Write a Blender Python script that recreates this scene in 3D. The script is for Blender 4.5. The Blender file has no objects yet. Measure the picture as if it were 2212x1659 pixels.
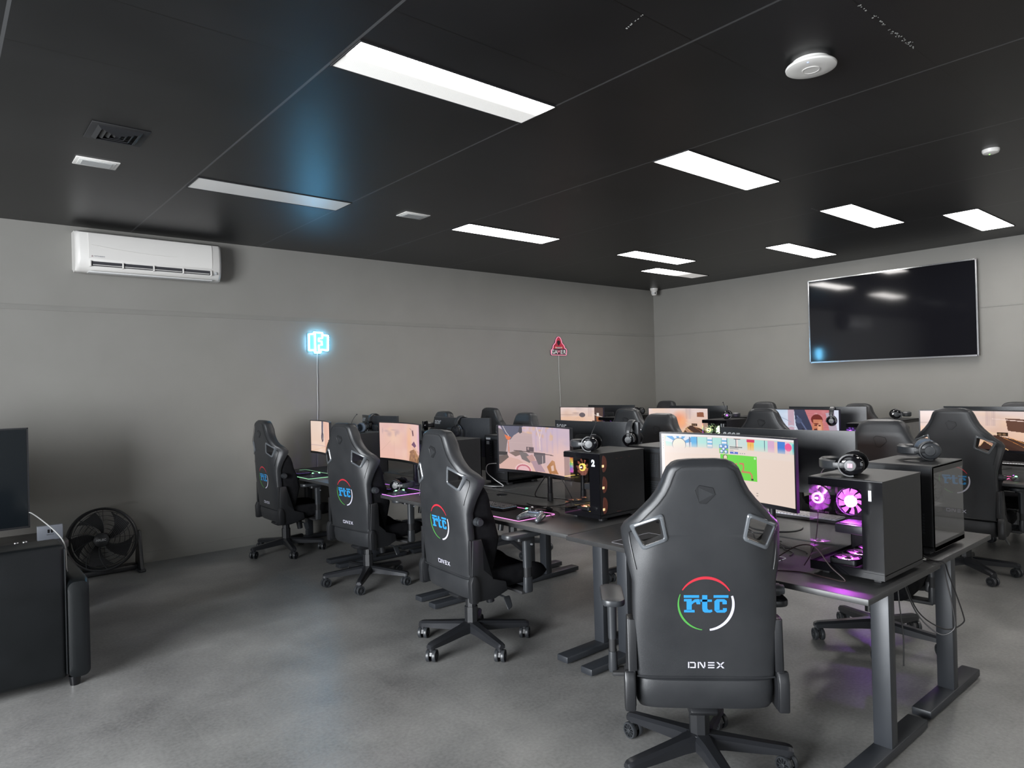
import bpy, bmesh, math, random
import numpy as np
from mathutils import Vector, Matrix
PI = math.pi
random.seed(7)
SC = bpy.context.scene
COL = SC.collection
# ---------------------------------------------------------------- camera
YAW, PITCH, ROLL, FPX, CAMZ = 0.70262, 0.003766, -0.025455, 1482.43, 1.5794
fw = Vector((math.sin(YAW)*math.cos(PITCH), math.cos(YAW)*math.cos(PITCH), math.sin(PITCH)))
rt = Vector((math.cos(YAW), -math.sin(YAW), 0)); up = rt.cross(fw)
r2 = rt*math.cos(ROLL)+up*math.sin(ROLL); u2 = up*math.cos(ROLL)-rt*math.sin(ROLL)
cd = bpy.data.cameras.new('camera'); cam = bpy.data.objects.new('camera', cd); COL.objects.link(cam)
cd.sensor_width = 36; cd.lens = FPX/2212*36; cd.clip_start = .05; cd.clip_end = 60
m = Matrix((r2, u2, -fw)).transposed().to_4x4(); m.translation = Vector((0, 0, CAMZ)); cam.matrix_world = m
SC.camera = cam
SC.view_settings.view_transform = 'Standard'; SC.view_settings.look = 'None'
SC.view_settings.exposure = 0.65; SC.view_settings.gamma = 1; SC.view_settings.use_curve_mapping = False
# ---------------------------------------------------------------- world + daylight
W = bpy.data.worlds.new('world'); SC.world = W; W.use_nodes = True
bg = W.node_tree.nodes['Background']; bg.inputs[0].default_value = (.75, .85, 1, 1); bg.inputs[1].default_value = .5
CEIL = 3.121; XR = 9.274; YB = 7.228; XL = -3.6; YF = -4.2
def area(name, loc, rot, sx, sy, power, color):
    l = bpy.data.lights.new(name, 'AREA'); l.shape = 'RECTANGLE'; l.size = sx; l.size_y = sy; l.energy = power; l.color = color
    o = bpy.data.objects.new(name, l); o.location = loc; o.rotation_euler = rot; COL.objects.link(o); return o
area('window_daylight', (XL-.35, 1.7, 1.6), (0, -PI/2, 0), 2.3, 3.8, 780, (.93, .965, 1.0))
area('window_daylight', (-1.75, YF-.35, 1.55), (PI/2, 0, 0), 3.1, 2.3, 50, (.93, .97, 1.0))
area('window_daylight', (6.9, YF-.35, 1.55), (PI/2, 0, 0), 2.8, 2.3, 25, (1, .96, .90))
# ---------------------------------------------------------------- materials
def mat(name, col, rough=.5, metal=0, emit=None, es=0, spec=.5, coat=0):
    M = bpy.data.materials.new(name); M.use_nodes = True
    b = M.node_tree.nodes['Principled BSDF']
    b.inputs['Base Color'].default_value = (*col, 1); b.inputs['Roughness'].default_value = rough
    b.inputs['Metallic'].default_value = metal; b.inputs['Specular IOR Level'].default_value = spec
    b.inputs['Coat Weight'].default_value = coat; b.inputs['Coat Roughness'].default_value = .1
    if emit: b.inputs['Emission Color'].default_value = (*emit, 1); b.inputs['Emission Strength'].default_value = es
    return M
def N(M, t, **k):
    n = M.node_tree.nodes.new(t)
    for a, v in k.items(): setattr(n, a, v)
    return n
def L(M, a, b): M.node_tree.links.new(a, b)
def noisy(M, c1, c2, scale=20, detail=6, bump=0, bscale=None, rough=None, stretch=(1, 1, 1)):
    b = M.node_tree.nodes['Principled BSDF']
    tc = N(M, 'ShaderNodeTexCoord'); mp = N(M, 'ShaderNodeMapping'); mp.inputs['Scale'].default_value = stretch
    L(M, tc.outputs['Object'], mp.inputs[0])
    n = N(M, 'ShaderNodeTexNoise'); n.inputs['Scale'].default_value = scale; n.inputs['Detail'].default_value = detail
    L(M, mp.outputs[0], n.inputs['Vector'])
    r = N(M, 'ShaderNodeValToRGB'); r.color_ramp.elements[0].position = .3; r.color_ramp.elements[1].position = .7
    r.color_ramp.elements[0].color = (*c1, 1); r.color_ramp.elements[1].color = (*c2, 1)
    L(M, n.outputs['Fac'], r.inputs[0]); L(M, r.outputs[0], b.inputs['Base Color'])
    if rough:
        q = N(M, 'ShaderNodeMapRange'); q.inputs['To Min'].default_value = rough[0]; q.inputs['To Max'].default_value = rough[1]
        L(M, n.outputs['Fac'], q.inputs[0]); L(M, q.outputs[0], b.inputs['Roughness'])
    if bump:
        n2 = N(M, 'ShaderNodeTexNoise'); n2.inputs['Scale'].default_value = bscale or scale*4; n2.inputs['Detail'].default_value = 4
        L(M, mp.outputs[0], n2.inputs['Vector'])
        bu = N(M, 'ShaderNodeBump'); bu.inputs['Strength'].default_value = bump; bu.inputs['Distance'].default_value = .002
        L(M, n2.outputs['Fac'], bu.inputs['Height']); L(M, bu.outputs[0], b.inputs['Normal'])
    return M
def glass(name, tint, gl=.06):
    M = bpy.data.materials.new(name); M.use_nodes = True; nt = M.node_tree; nt.nodes.clear()
    o = N(M, 'ShaderNodeOutputMaterial'); t = N(M, 'ShaderNodeBsdfTransparent'); t.inputs[0].default_value = (*tint, 1)
    g = N(M, 'ShaderNodeBsdfGlossy'); g.inputs['Roughness'].default_value = .01; g.inputs[0].default_value = (1, 1, 1, 1)
    fr = N(M, 'ShaderNodeFresnel'); ge = N(M, 'ShaderNodeNewGeometry'); mr = N(M, 'ShaderNodeMapRange')
    mr.inputs['To Min'].default_value = 1.5; mr.inputs['To Max'].default_value = 1/1.5; L(M, ge.outputs['Backfacing'], mr.inputs[0]); L(M, mr.outputs[0], fr.inputs[0])
    mx = N(M, 'ShaderNodeMixShader'); L(M, fr.outputs[0], mx.inputs[0]); L(M, t.outputs[0], mx.inputs[1]); L(M, g.outputs[0], mx.inputs[2])
    L(M, mx.outputs[0], o.inputs[0]); return M
def emis(name, col, s):
    return mat(name, (.02, .02, .02), .4, emit=col, es=s)
WALLC = (.192, .187, .172)
m_wall = noisy(mat('wall_paint', WALLC, .62), (.187, .182, .167), (.197, .192, .177), 3, 3, .25, 180)
m_lea = noisy(mat('black_leather', (.019, .020, .022), .45, spec=.45), (.016, .017, .019), (.022, .023, .025), 6, 6, .25, 500, (.34, .48))
m_fab = noisy(mat('black_suede', (.006, .006, .007), .95, spec=.1), (.005, .005, .006), (.009, .009, .010), 30, 4, .2, 600)
m_pl = mat('black_plastic', (.011, .0115, .013), .4)
m_plg = mat('charcoal_plastic', (.024, .026, .029), .38)
m_plm = mat('matte_black', (.012, .012, .013), .65)
m_met = mat('black_metal', (.02, .021, .024), .3, .3)
m_sil = mat('brushed_alloy', (.45, .46, .5), .35, .8)
m_chr = mat('chrome', (.7, .7, .72), .2, 1)
m_ring = mat('vent_ring_plastic', (.085, .092, .10), .2, coat=.5)
m_wht = mat('white_plastic', (.60, .585, .56), .35)
m_desk = noisy(mat('desk_laminate', (.028, .028, .028), .42), (.026, .026, .027), (.033, .033, .033), 40, 5, .1, 900, (.36, .46))
m_dleg = mat('desk_leg_paint', (.022, .0245, .029), .42, .1)
m_mon = noisy(mat('monitor_shell', (.022, .024, .027), .3), (.020, .022, .025), (.025, .027, .03), 60, 3, .1, 1200, (.26, .34))
m_bez = mat('monitor_bezel', (.012, .012, .016), .35)
m_pc = noisy(mat('case_steel', (.010, .010, .011), .45), (.0085, .0085, .0093), (.011, .011, .012), 40, 4)
m_gb = mat('gloss_black', (.004, .004, .005), .08)
m_glass = glass('tempered_glass', (.90, .90, .91))
m_sglass = glass('smoked_glass', (.32, .31, .34))
m_cab = mat('black_cable', (.012, .011, .011), .5)
m_redc = mat('maroon_cable', (.022, .010, .011), .5)
m_wcab = mat('white_cable', (.42, .42, .41), .5)
m_lb = mat('logo_blue', (.02, .21, .46), .4)
m_lr = mat('logo_red', (.42, .02, .035), .4)
m_lg = mat('logo_green', (.06, .26, .05), .4)
m_lw = mat('logo_white', (.48, .47, .55), .4)
m_stk = mat('sticker_white', (.42, .44, .46), .5)
m_acer = mat('logo_grey', (.36, .37, .38), .4)
m_padf = mat('mat_cloth', (.008, .008, .009), .9)
# ---------------------------------------------------------------- mesh builder
class MB:
    def __init__(s): s.v = []; s.f = []; s.m = []; s.ci = 0
    def add(s, v, f):
        o = len(s.v); s.v += [tuple(p) for p in v]; s.f += [tuple(i+o for i in q) for q in f]; s.m += [s.ci]*len(f); return s
    def mat(s, i): s.ci = i; return s
    def bm(s, b, M=None):
        if M is not None: b.transform(M)
        b.verts.index_update(); s.add([v.co[:] for v in b.verts], [[v.index for v in f.verts] for f in b.faces]); b.free(); return s
    def box(s, x0, x1, y0, y1, z0, z1, b=0, seg=2, M=None):
        q = bmesh.new(); bmesh.ops.create_cube(q, size=1)
        q.transform(Matrix.Translation(((x0+x1)/2, (y0+y1)/2, (z0+z1)/2)) @ Matrix.Diagonal((abs(x1-x0), abs(y1-y0), abs(z1-z0), 1)))
        if b: bmesh.ops.bevel(q, geom=q.edges[:], offset=b, segments=seg, profile=.5, affect='EDGES')
        return s.bm(q, M)
    def cyl(s, p0, p1, r0, r1=None, n=16, caps=True):
        r1 = r0 if r1 is None else r1; p0 = Vector(p0); p1 = Vector(p1); d = (p1-p0).normalized()
        a = d.orthogonal().normalized(); b = d.cross(a); v = []
        for p, r in ((p0, r0), (p1, r1)):
            for i in range(n): t = 2*PI*i/n; v.append(p+a*(r*math.cos(t))+b*(r*math.sin(t)))
        f = [(i, (i+1) % n, n+(i+1) % n, n+i) for i in range(n)]
        if caps: f += [tuple(range(n))[::-1], tuple(range(n, 2*n))]
        return s.add(v, f)
    def lathe(s, prof, c=(0, 0, 0), axis='Z', n=24, M=None):   # prof: (r, h)
        v = []; f = []; k = len(prof)
        for r, h in prof:
            for i in range(n):
                t = 2*PI*i/n; a, b = r*math.cos(t), r*math.sin(t)
                p = {'Z': (a, b, h), 'X': (h, a, b), 'Y': (b, h, a)}[axis]
                v.append((p[0]+c[0], p[1]+c[1], p[2]+c[2]))
        for j in range(k-1):
            for i in range(n): f.append((j*n+i, j*n+(i+1) % n, (j+1)*n+(i+1) % n, (j+1)*n+i))
        f += [tuple(range(n))[::-1], tuple(range((k-1)*n, k*n))]
        if M is not None: v = [M @ Vector(p) for p in v]
        return s.add(v, f)
    def loft(s, rings, caps=True, closed=True):
        n = len(rings[0]); v = [p for r in rings for p in r]; f = []
        for j in range(len(rings)-1):
            for i in range(n if closed else n-1): f.append((j*n+i, j*n+(i+1) % n, (j+1)*n+(i+1) % n, (j+1)*n+i))
        if caps: f += [tuple(range(n))[::-1], tuple(range((len(rings)-1)*n, len(rings)*n))]
        return s.add(v, f)
    def tube(s, pts, r, n=6, closed=False, sub=0):
        P = [Vector(p) for p in pts]
        if sub: P = smooth(P, sub, closed)
        k = len(P); rings = []; a = None
        for i in range(k):
            if closed: d = P[(i+1) % k]-P[i-1]
            else: d = P[min(i+1, k-1)]-P[max(i-1, 0)]
            d = d.normalized() if d.length > 1e-9 else Vector((0, 0, 1))
            a = d.orthogonal().normalized() if a is None else (a-d*a.dot(d))
            a = a.normalized() if a.length > 1e-6 else d.orthogonal().normalized()
            b = d.cross(a); rr = r(i/(k-1)) if callable(r) else r
            rings.append([P[i]+a*(rr*math.cos(2*PI*j/n))+b*(rr*math.sin(2*PI*j/n)) for j in range(n)])
        if closed: rings.append(rings[0]); return s.loft(rings, False)
        return s.loft(rings)
    def prism(s, poly, h0, h1, fn, b=0):   # fn(u,v,h)->xyz
        n = len(poly); v = [fn(u, w, h0) for u, w in poly]+[fn(u, w, h1) for u, w in poly]
        q = bmesh.new(); V = [q.verts.new(p) for p in v]
        q.faces.new(V[:n][::-1]); q.faces.new(V[n:])
        for i in range(n): q.faces.new((V[i], V[(i+1) % n], V[n+(i+1) % n], V[n+i]))
        bmesh.ops.triangulate(q, faces=[f for f in q.faces if len(f.verts) > 4])
        if b: bmesh.ops.bevel(q, geom=[e for e in q.edges if e.calc_face_angle(0) > .5], offset=b, segments=2, profile=.5, affect='EDGES')
        bmesh.ops.recalc_face_normals(q, faces=q.faces)
        return s.bm(q)
    def ell(s, c, r, M=None, seg=20, ring=12):
        q = bmesh.new(); bmesh.ops.create_uvsphere(q, u_segments=seg, v_segments=ring, radius=1)
        q.transform(Matrix.Translation(c) @ Matrix.Diagonal((*r, 1)) if M is None else M @ Matrix.Translation(c) @ Matrix.Diagonal((*r, 1)))
        return s.bm(q)
    def xf(s, M): s.v = [tuple(M @ Vector(p)) for p in s.v]; return s
    def build(s, name, mats, parent=None, smooth_=True, ang=35, sub=0, recalc=True):
        me = bpy.data.meshes.new(name); me.from_pydata(s.v, [], s.f)
        if not isinstance(mats, (list, tuple)): mats = [mats]
        for x in mats: me.materials.append(x)
        if len(mats) > 1: me.polygons.foreach_set('material_index', s.m)
        if recalc:
            q = bmesh.new(); q.from_mesh(me); bmesh.ops.recalc_face_normals(q, faces=q.faces); q.to_mesh(me); q.free()
        if smooth_:
            me.shade_smooth(); me.set_sharp_from_angle(angle=math.radians(ang))
        me.update(); o = bpy.data.objects.new(name, me); COL.objects.link(o)
        if parent: o.parent = parent
        if sub: md = o.modifiers.new('s', 'SUBSURF'); md.levels = sub; md.render_levels = sub
        return o
def smooth(P, sub, closed=False):
    out = []; k = len(P)
    for i in range(k if closed else k-1):
        p0, p1, p2, p3 = (P[(i-1) % k] if closed or i else P[0]), P[i], P[(i+1) % k], (P[(i+2) % k] if closed else P[min(i+2, k-1)])
        for j in range(sub):
            t = j/sub; out.append(.5*((2*p1)+(p2-p0)*t+(2*p0-5*p1+4*p2-p3)*t*t+(3*p1-p0-3*p2+p3)*t**3))
    if not closed: out.append(P[-1])
    return out
def tag(o, label=None, cat=None, group=None, kind=None):
    if label: o['label'] = label
    if cat: o['category'] = cat
    if group: o['group'] = group
    if kind: o['kind'] = kind
    return o
def empty(name, loc=(0, 0, 0), rz=0):
    o = bpy.data.objects.new(name, None); COL.objects.link(o); o.location = loc; o.rotation_euler = (0, 0, rz); o.empty_display_size = .1; return o
def copy_tree(o, parent=None):
    c = o.copy(); COL.objects.link(c); c.parent = parent
    for ch in list(o.children): copy_tree(ch, c)
    return c
def struct(mb, name, mt, **k): return tag(mb.build(name, mt, **k), kind='structure')
def text_mb(txt, size, fn, ext=.001, shear=0, bold=0, align='CENTER', space=1.0):
    cu = bpy.data.curves.new('t', 'FONT'); cu.body = txt; cu.size = size; cu.align_x = align; cu.align_y = 'CENTER'
    cu.shear = shear; cu.offset = bold; cu.space_character = space; cu.resolution_u = 3
    o = bpy.data.objects.new('t', cu); COL.objects.link(o); dg = bpy.context.evaluated_depsgraph_get(); dg.update()
    me = bpy.data.meshes.new_from_object(o.evaluated_get(dg)); mb = MB()
    mb.add([fn(v.co.x, v.co.y, ext) for v in me.vertices], [tuple(p.vertices) for p in me.polygons])
    bpy.data.objects.remove(o); bpy.data.curves.remove(cu); bpy.data.meshes.remove(me); return mb
def rrect(w, h, r, n=5):
    out = []
    for cx, cy, a in ((w/2-r, h/2-r, 0), (-w/2+r, h/2-r, PI/2), (-w/2+r, -h/2+r, PI), (w/2-r, -h/2+r, 1.5*PI)):
        for i in range(n+1): t = a+PI/2*i/n; out.append((cx+r*math.cos(t), cy+r*math.sin(t)))
    return out
def rpoly(pts, r, n=5):
    out = []; k = len(pts)
    for i in range(k):
        a, b, c = Vector(pts[i-1]), Vector(pts[i]), Vector(pts[(i+1) % k])
        d1 = (a-b).normalized(); d2 = (c-b).normalized(); p1 = b+d1*r; p2 = b+d2*r
        for j in range(n+1):
            t = j/n; q = p1*(1-t)**2+b*2*t*(1-t)+p2*t*t; out.append((q.x, q.y))
    return out
def interp(tab, z):
    if z <= tab[0][0]: return tab[0][1]
    for (a, u), (b, w) in zip(tab, tab[1:]):
        if z <= b: t = (z-a)/(b-a); t = t*t*(3-2*t) if 0 else t; return u+(w-u)*t
    return tab[-1][1]
XYZ = lambda u, v, h: (u, v, h)

# ================================================================ SETTING
# floor : grey stone-look vinyl planks
M = mat('vinyl_floor', (.13, .13, .125), .4); b = M.node_tree.nodes['Principled BSDF']
tc = N(M, 'ShaderNodeTexCoord')
n1 = N(M, 'ShaderNodeTexNoise'); n1.inputs['Scale'].default_value = 1.7; n1.inputs['Detail'].default_value = 8; n1.inputs['Roughness'].default_value = .6
n2 = N(M, 'ShaderNodeTexNoise'); n2.inputs['Scale'].default_value = 60; n2.inputs['Detail'].default_value = 6
n3 = N(M, 'ShaderNodeTexNoise'); n3.inputs['Scale'].default_value = 350; n3.inputs['Detail'].default_value = 2
for n in (n1, n2, n3): L(M, tc.outputs['Object'], n.inputs['Vector'])
br = N(M, 'ShaderNodeTexBrick'); br.inputs['Scale'].default_value = 1; br.inputs['Brick Width'].default_value = .92; br.inputs['Row Height'].default_value = .46
br.inputs['Mortar Size'].default_value = .0012; br.inputs['Color1'].default_value = (.42, .42, .42, 1); br.inputs['Color2'].default_value = (.56, .56, .56, 1); br.inputs['Mortar'].default_value = (.40, .40, .40, 1)
L(M, tc.outputs['Object'], br.inputs['Vector'])
def mth(M, op, a, b_): 
    n = N(M, 'ShaderNodeMath', operation=op)
    for i, x in enumerate((a, b_)):
        if isinstance(x, (int, float)): n.inputs[i].default_value = x
        else: L(M, x, n.inputs[i])
    return n.outputs[0]
s = mth(M, 'ADD', mth(M, 'MULTIPLY', n1.outputs['Fac'], .50), mth(M, 'MULTIPLY', n2.outputs['Fac'], .26))
s = mth(M, 'ADD', s, mth(M, 'MULTIPLY', n3.outputs['Fac'], .16)); s = mth(M, 'ADD', s, mth(M, 'MULTIPLY', br.outputs['Color'], .28))
rp = N(M, 'ShaderNodeValToRGB'); rp.color_ramp.elements[0].position = .44; rp.color_ramp.elements[1].position = .72
rp.color_ramp.elements[0].color = (.098, .098, .097, 1); rp.color_ramp.elements[1].color = (.265, .262, .252, 1)
L(M, s, rp.inputs[0]); L(M, rp.outputs[0], b.inputs['Base Color'])
q = N(M, 'ShaderNodeMapRange'); q.inputs['To Min'].default_value = .28; q.inputs['To Max'].default_value = .46; L(M, n1.outputs['Fac'], q.inputs[0]); L(M, q.outputs[0], b.inputs['Roughness'])
bu = N(M, 'ShaderNodeBump'); bu.inputs['Strength'].default_value = .12; bu.inputs['Distance'].default_value = .001; L(M, n2.outputs['Fac'], bu.inputs['Height']); L(M, bu.outputs[0], b.inputs['Normal'])
struct(MB().box(XL, XR, YF, YB, -.1, 0), 'floor', M, smooth_=False)
# ceiling : black painted tiles in a black grid (1200 x 600)
GX, GY = 1.457, 3.009
M = mat('black_ceiling', (.02, .02, .021), .40, spec=.42); b = M.node_tree.nodes['Principled BSDF']
tc = N(M, 'ShaderNodeTexCoord'); sx = N(M, 'ShaderNodeSeparateXYZ'); L(M, tc.outputs['Object'], sx.inputs[0])
def gridline(out, off, per, w):
    t = mth(M, 'DIVIDE', mth(M, 'SUBTRACT', out, off-per*40), per); t = mth(M, 'FRACT', t, 0)
    d = mth(M, 'ABSOLUTE', mth(M, 'SUBTRACT', t, .5), 0); d = mth(M, 'SUBTRACT', .5, d); return mth(M, 'LESS_THAN', d, w/per)
gx = gridline(sx.outputs[0], GX, 1.2, .007); gy = gridline(sx.outputs[1], GY, .6, .0028)
ln = mth(M, 'MAXIMUM', gx, gy)
nn = N(M, 'ShaderNodeTexNoise'); nn.inputs['Scale'].default_value = 1.3; nn.inputs['Detail'].default_value = 7; L(M, tc.outputs['Object'], nn.inputs['Vector'])
rp = N(M, 'ShaderNodeValToRGB'); rp.color_ramp.elements[0].position = .35; rp.color_ramp.elements[1].position = .75
rp.color_ramp.elements[0].color = (.0055, .0057, .0062, 1); rp.color_ramp.elements[1].color = (.011, .0112, .012, 1); L(M, nn.outputs['Fac'], rp.inputs[0])
mx = N(M, 'ShaderNodeMix', data_type='RGBA'); L(M, ln, mx.inputs[0]); L(M, rp.outputs[0], mx.inputs[6])
mx2 = N(M, 'ShaderNodeMix', data_type='RGBA'); L(M, gx, mx2.inputs[0]); mx2.inputs[6].default_value = (.002, .002, .002, 1); mx2.inputs[7].default_value = (.055, .056, .058, 1)  # bright highlights along the long bars put into their grey; cross joints stay dark
L(M, mx2.outputs[2], mx.inputs[7]); L(M, mx.outputs[2], b.inputs['Base Color'])
n4 = N(M, 'ShaderNodeTexNoise'); n4.inputs['Scale'].default_value = 240; L(M, tc.outputs['Object'], n4.inputs['Vector'])
bu = N(M, 'ShaderNodeBump'); bu.inputs['Strength'].default_value = .25; bu.inputs['Distance'].default_value = .002
L(M, mth(M, 'ADD', mth(M, 'MULTIPLY', ln, 1.5), mth(M, 'MULTIPLY', n4.outputs['Fac'], .25)), bu.inputs['Height']); L(M, bu.outputs[0], b.inputs['Normal'])
struct(MB().box(XL, XR, YF, YB, CEIL, CEIL+.1), 'ceiling', M, smooth_=False)
# walls
struct(MB().box(XL-.12, XR+.12, YB, YB+.12, -.1, CEIL+.1), 'wall_back', m_wall, smooth_=False)
struct(MB().box(XR, XR+.12, YF-.12, YB, -.1, CEIL+.1), 'wall_right', m_wall, smooth_=False)
w = MB()   # left wall with a wide shop window
w.box(XL-.12, XL, YF, -.2, -.1, CEIL+.1).box(XL-.12, XL, 3.6, YB, -.1, CEIL+.1).box(XL-.12, XL, -.2, 3.6, -.1, .35).box(XL-.12, XL, -.2, 3.6, 2.75, CEIL+.1)
struct(w, 'wall_left', m_wall, smooth_=False)
w = MB(); w.box(XL-.12, -3.3, YF-.12, YF, -.1, CEIL+.1).box(-.2, 5.5, YF-.12, YF, -.1, CEIL+.1).box(8.3, XR, YF-.12, YF, -.1, CEIL+.1)
for a_, b_ in ((-3.3, -.2), (5.5, 8.3)): w.box(a_, b_, YF-.12, YF, -.1, .35).box(a_, b_, YF-.12, YF, 2.75, CEIL+.1)
struct(w, 'wall_front', m_wall, smooth_=False)
m_frame = mat('window_frame_paint', (.05, .05, .055), .4, .3)
w = MB()
for i in range(3): y = -.2+i*1.9; w.box(XL-.09, XL-.03, y-.03, y+.03, .35, 2.75)
w.box(XL-.09, XL-.03, -.2, 3.6, .35, .41).box(XL-.09, XL-.03, -.2, 3.6, 2.69, 2.75)
struct(w, 'window_1', m_frame, smooth_=False)
for k, (a_, b_) in enumerate(((-3.3, -.2), (5.5, 8.3))):
    w = MB()
    for i in range(3): x = a_+i*(b_-a_)/2; w.box(x-.03, x+.03, YF-.09, YF-.03, .35, 2.75)
    w.box(a_, b_, YF-.09, YF-.03, .35, .41).box(a_, b_, YF-.09, YF-.03, 2.69, 2.75)
    struct(w, 'window_%d' % (k+2), m_frame, smooth_=False)
# thin sheet joint strips on the walls
m_trim = noisy(mat('trim_paint', WALLC, .6), (.172, .168, .155), (.184, .18, .165), 5)
m_gap = mat('joint_shadow', (.10, .097, .09), .7)
struct(MB().box(XL, XR-.008, YB-.008, YB, 2.352, 2.395), 'trim_1', m_trim, smooth_=False)
struct(MB().box(XR-.007, XR, YF, YB, 2.352, 2.368), 'trim_2', m_trim, smooth_=False)
struct(MB().box(XL, XR-.006, YB-.006, YB, 0, .10), 'baseboard_back', m_wall, smooth_=False)
struct(MB().box(XR-.006, XR, YF, YB-.006, 0, .10), 'baseboard_right', m_wall, smooth_=False)
# bare fibre where black paint flaked along ceiling joints
fl = MB(); rg = random.Random(3)
for (x0, y0, x1, y1, n, wd) in ((2.95, 1.209, 3.55, 1.209, 60, .010), (6.10, 2.955, 6.33, 2.955, 22, .005), (5.66, 1.21, 6.3, 1.205, 30, .004), (2.30, 1.80, 2.33, 1.93, 10, .012)):
    for i in range(n):
        t = rg.random(); x = x0+(x1-x0)*t+rg.uniform(-.003, .003); y = y0+(y1-y0)*t+rg.gauss(0, wd*.5); a = rg.uniform(.002, .007); c = rg.uniform(.002, .005)
        fl.add([(x-a, y-c, CEIL-.0012), (x+a, y-c*.4, CEIL-.0012), (x+a*.7, y+c, CEIL-.0012), (x-a*.6, y+c*.8, CEIL-.0012)], [(0, 1, 2, 3)])
struct(fl, 'trim_3', mat('bare_tile_fibre', (.42, .42, .40), .9), smooth_=False)

# ---------------------------------------------------------------- ceiling lights
def diffuser_mat(name, col, hi, lo, axis=None, c0=0, c1=1):
    M = mat(name, (.75, .75, .72), .35); b = M.node_tree.nodes['Principled BSDF']
    b.inputs['Emission Color'].default_value = (*col, 1)
    if axis is None: b.inputs['Emission Strength'].default_value = hi; return M
    tc = N(M, 'ShaderNodeTexCoord'); sx = N(M, 'ShaderNodeSeparateXYZ'); L(M, tc.outputs['Object'], sx.inputs[0])
    r = N(M, 'ShaderNodeMapRange', interpolation_type='SMOOTHSTEP'); r.inputs['From Min'].default_value = c0; r.inputs['From Max'].default_value = c1
    r.inputs['To Min'].default_value = hi; r.inputs['To Max'].default_value = lo
    L(M, sx.outputs[axis], r.inputs[0]); L(M, r.outputs[0], b.inputs['Emission Strength'])
    w = N(M, 'ShaderNodeTexChecker'); w.inputs['Scale'].default_value = 160; L(M, tc.outputs['Object'], w.inputs['Vector'])
    bu = N(M, 'ShaderNodeBump'); bu.inputs['Strength'].default_value = .5; bu.inputs['Distance'].default_value = .002; L(M, w.outputs['Fac'], bu.inputs['Height']); L(M, bu.outputs[0], b.inputs['Normal'])
    return M
LC = (1.0, .965, .93)
m_dfull = diffuser_mat('lit_diffuser', LC, 13, 0)
m_doff = mat('unlit_diffuser', (.72, .72, .70), .3)
m_dhalf = diffuser_mat('one_tube_diffuser', LC, 13, .2, 1, .01, .165)
m_dend = diffuser_mat('half_lit_diffuser', LC, 13, .2, 0, .15, .85)
lights = [
 ('L1', 1.473, 2.710, m_dhalf, 'nearest ceiling light panel, bright along one long side and dim along the other'),
 ('L2', 1.473, 5.120, m_doff, 'unlit ceiling light panel with a bluish reflection, near the air conditioner'),
 ('L3', 3.866, 2.692, m_dfull, 'large lit ceiling panel above the nearest desk, left of the round access point'),
 ('L4', 3.885, 5.150, m_dfull, 'lit ceiling panel between the small square downlight and the room corner'),
 ('L5', 6.250, 2.665, m_dfull, 'lit ceiling panel directly over the left half of the wall television'),
 ('L6', 7.430, 2.036, m_dfull, 'rightmost of the lit ceiling panels, near the smoke detector'),
 ('L7', 7.425, 3.867, m_dfull, 'lit ceiling panel left of and above the wall television top edge'),
 ('L8', 6.267, 5.123, m_dfull, 'fully lit ceiling panel just in front of the half lit one by the corner'),
 ('L9', 7.453, 5.726, m_dend, 'farthest ceiling panel near the corner camera, lit at one end and dark at other')]
for x_ in (3.87, 6.25): lights += [('Lo', x_, y_, m_dfull, 'lit ceiling panel outside the picture, %s and %s' % (a_, 'toward the right wall' if x_ > 5 else 'close to the viewer')) for y_, a_ in ((.285, 'beside the viewer'), (-2.12, 'behind the viewer'))]
fr = MB(); w_, h_ = 1.185, .285
fr.box(-.006, w_+.006, -.006, 0, -.006, .0).box(-.006, w_+.006, h_, h_+.006, -.006, 0).box(-.006, 0, 0, h_, -.006, 0).box(w_, w_+.006, 0, h_, -.006, 0)
pan = MB().box(0, w_, 0, h_, -.0035, -.0005)
base = None
for i, (nm, x, y, mt, lab) in enumerate(lights):
    t = empty('ceiling_light', (x, y, CEIL)); tag(t, lab, 'ceiling light', 'recessed ceiling light panels')
    if i == 0: f0 = fr.build('frame', m_plm, t, False); p0 = None
    else: f0c = f0.copy(); COL.objects.link(f0c); f0c.parent = t
    pan.build('diffuser', mt, t, False)

# small square downlights
def downlight(x, y, lab):
    t = empty('downlight', (x, y, CEIL)); tag(t, lab, 'downlight', 'small white square downlights')
    MB().box(-.125, .125, -.085, .085, -.008, 0, .003).build('surround', m_wht, t)
    MB().box(-.105, .105, -.068, .068, -.011, -.007, .003).build('inner_frame', mat('dl_frame', (.55, .55, .53), .4), t)
    MB().box(-.085, .085, -.05, .05, -.013, -.010).build('lens', mat('dl_lens', (.33, .34, .34), .25), t, False)
downlight(.855, 5.178, 'small white rectangular downlight beside the black air vent')
downlight(3.29, 5.18, 'small white rectangular downlight between unlit panel and lit panels')
# black air vent
t = empty('air_vent', (.86, 4.545, CEIL)); tag(t, 'black square louvred air vent in the ceiling, upper left', 'air vent')
MB().box(-.15, .15, -.15, .15, -.006, 0, .002).build('flange', m_plm, t)
for k in range(4):
    s0 = .115-k*.028; v = MB()
    for a in range(4):
        R = Matrix.Rotation(a*PI/2, 4, 'Z'); q = [(s0, -s0, -.006), (s0, s0, -.006), (s0-.020, s0-.020, -.022), (s0-.020, -s0+.020, -.022)]
        q2 = [(p[0]-.002, p[1]*.98, p[2]+.004) for p in q]; v.add([R @ Vector(p) for p in q+q2], [(0, 1, 2, 3), (7, 6, 5, 4), (0, 3, 7, 4), (1, 5, 6, 2), (3, 2, 6, 7), (0, 4, 5, 1)])
    v.build('louvre', m_pl, t, False)
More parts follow.
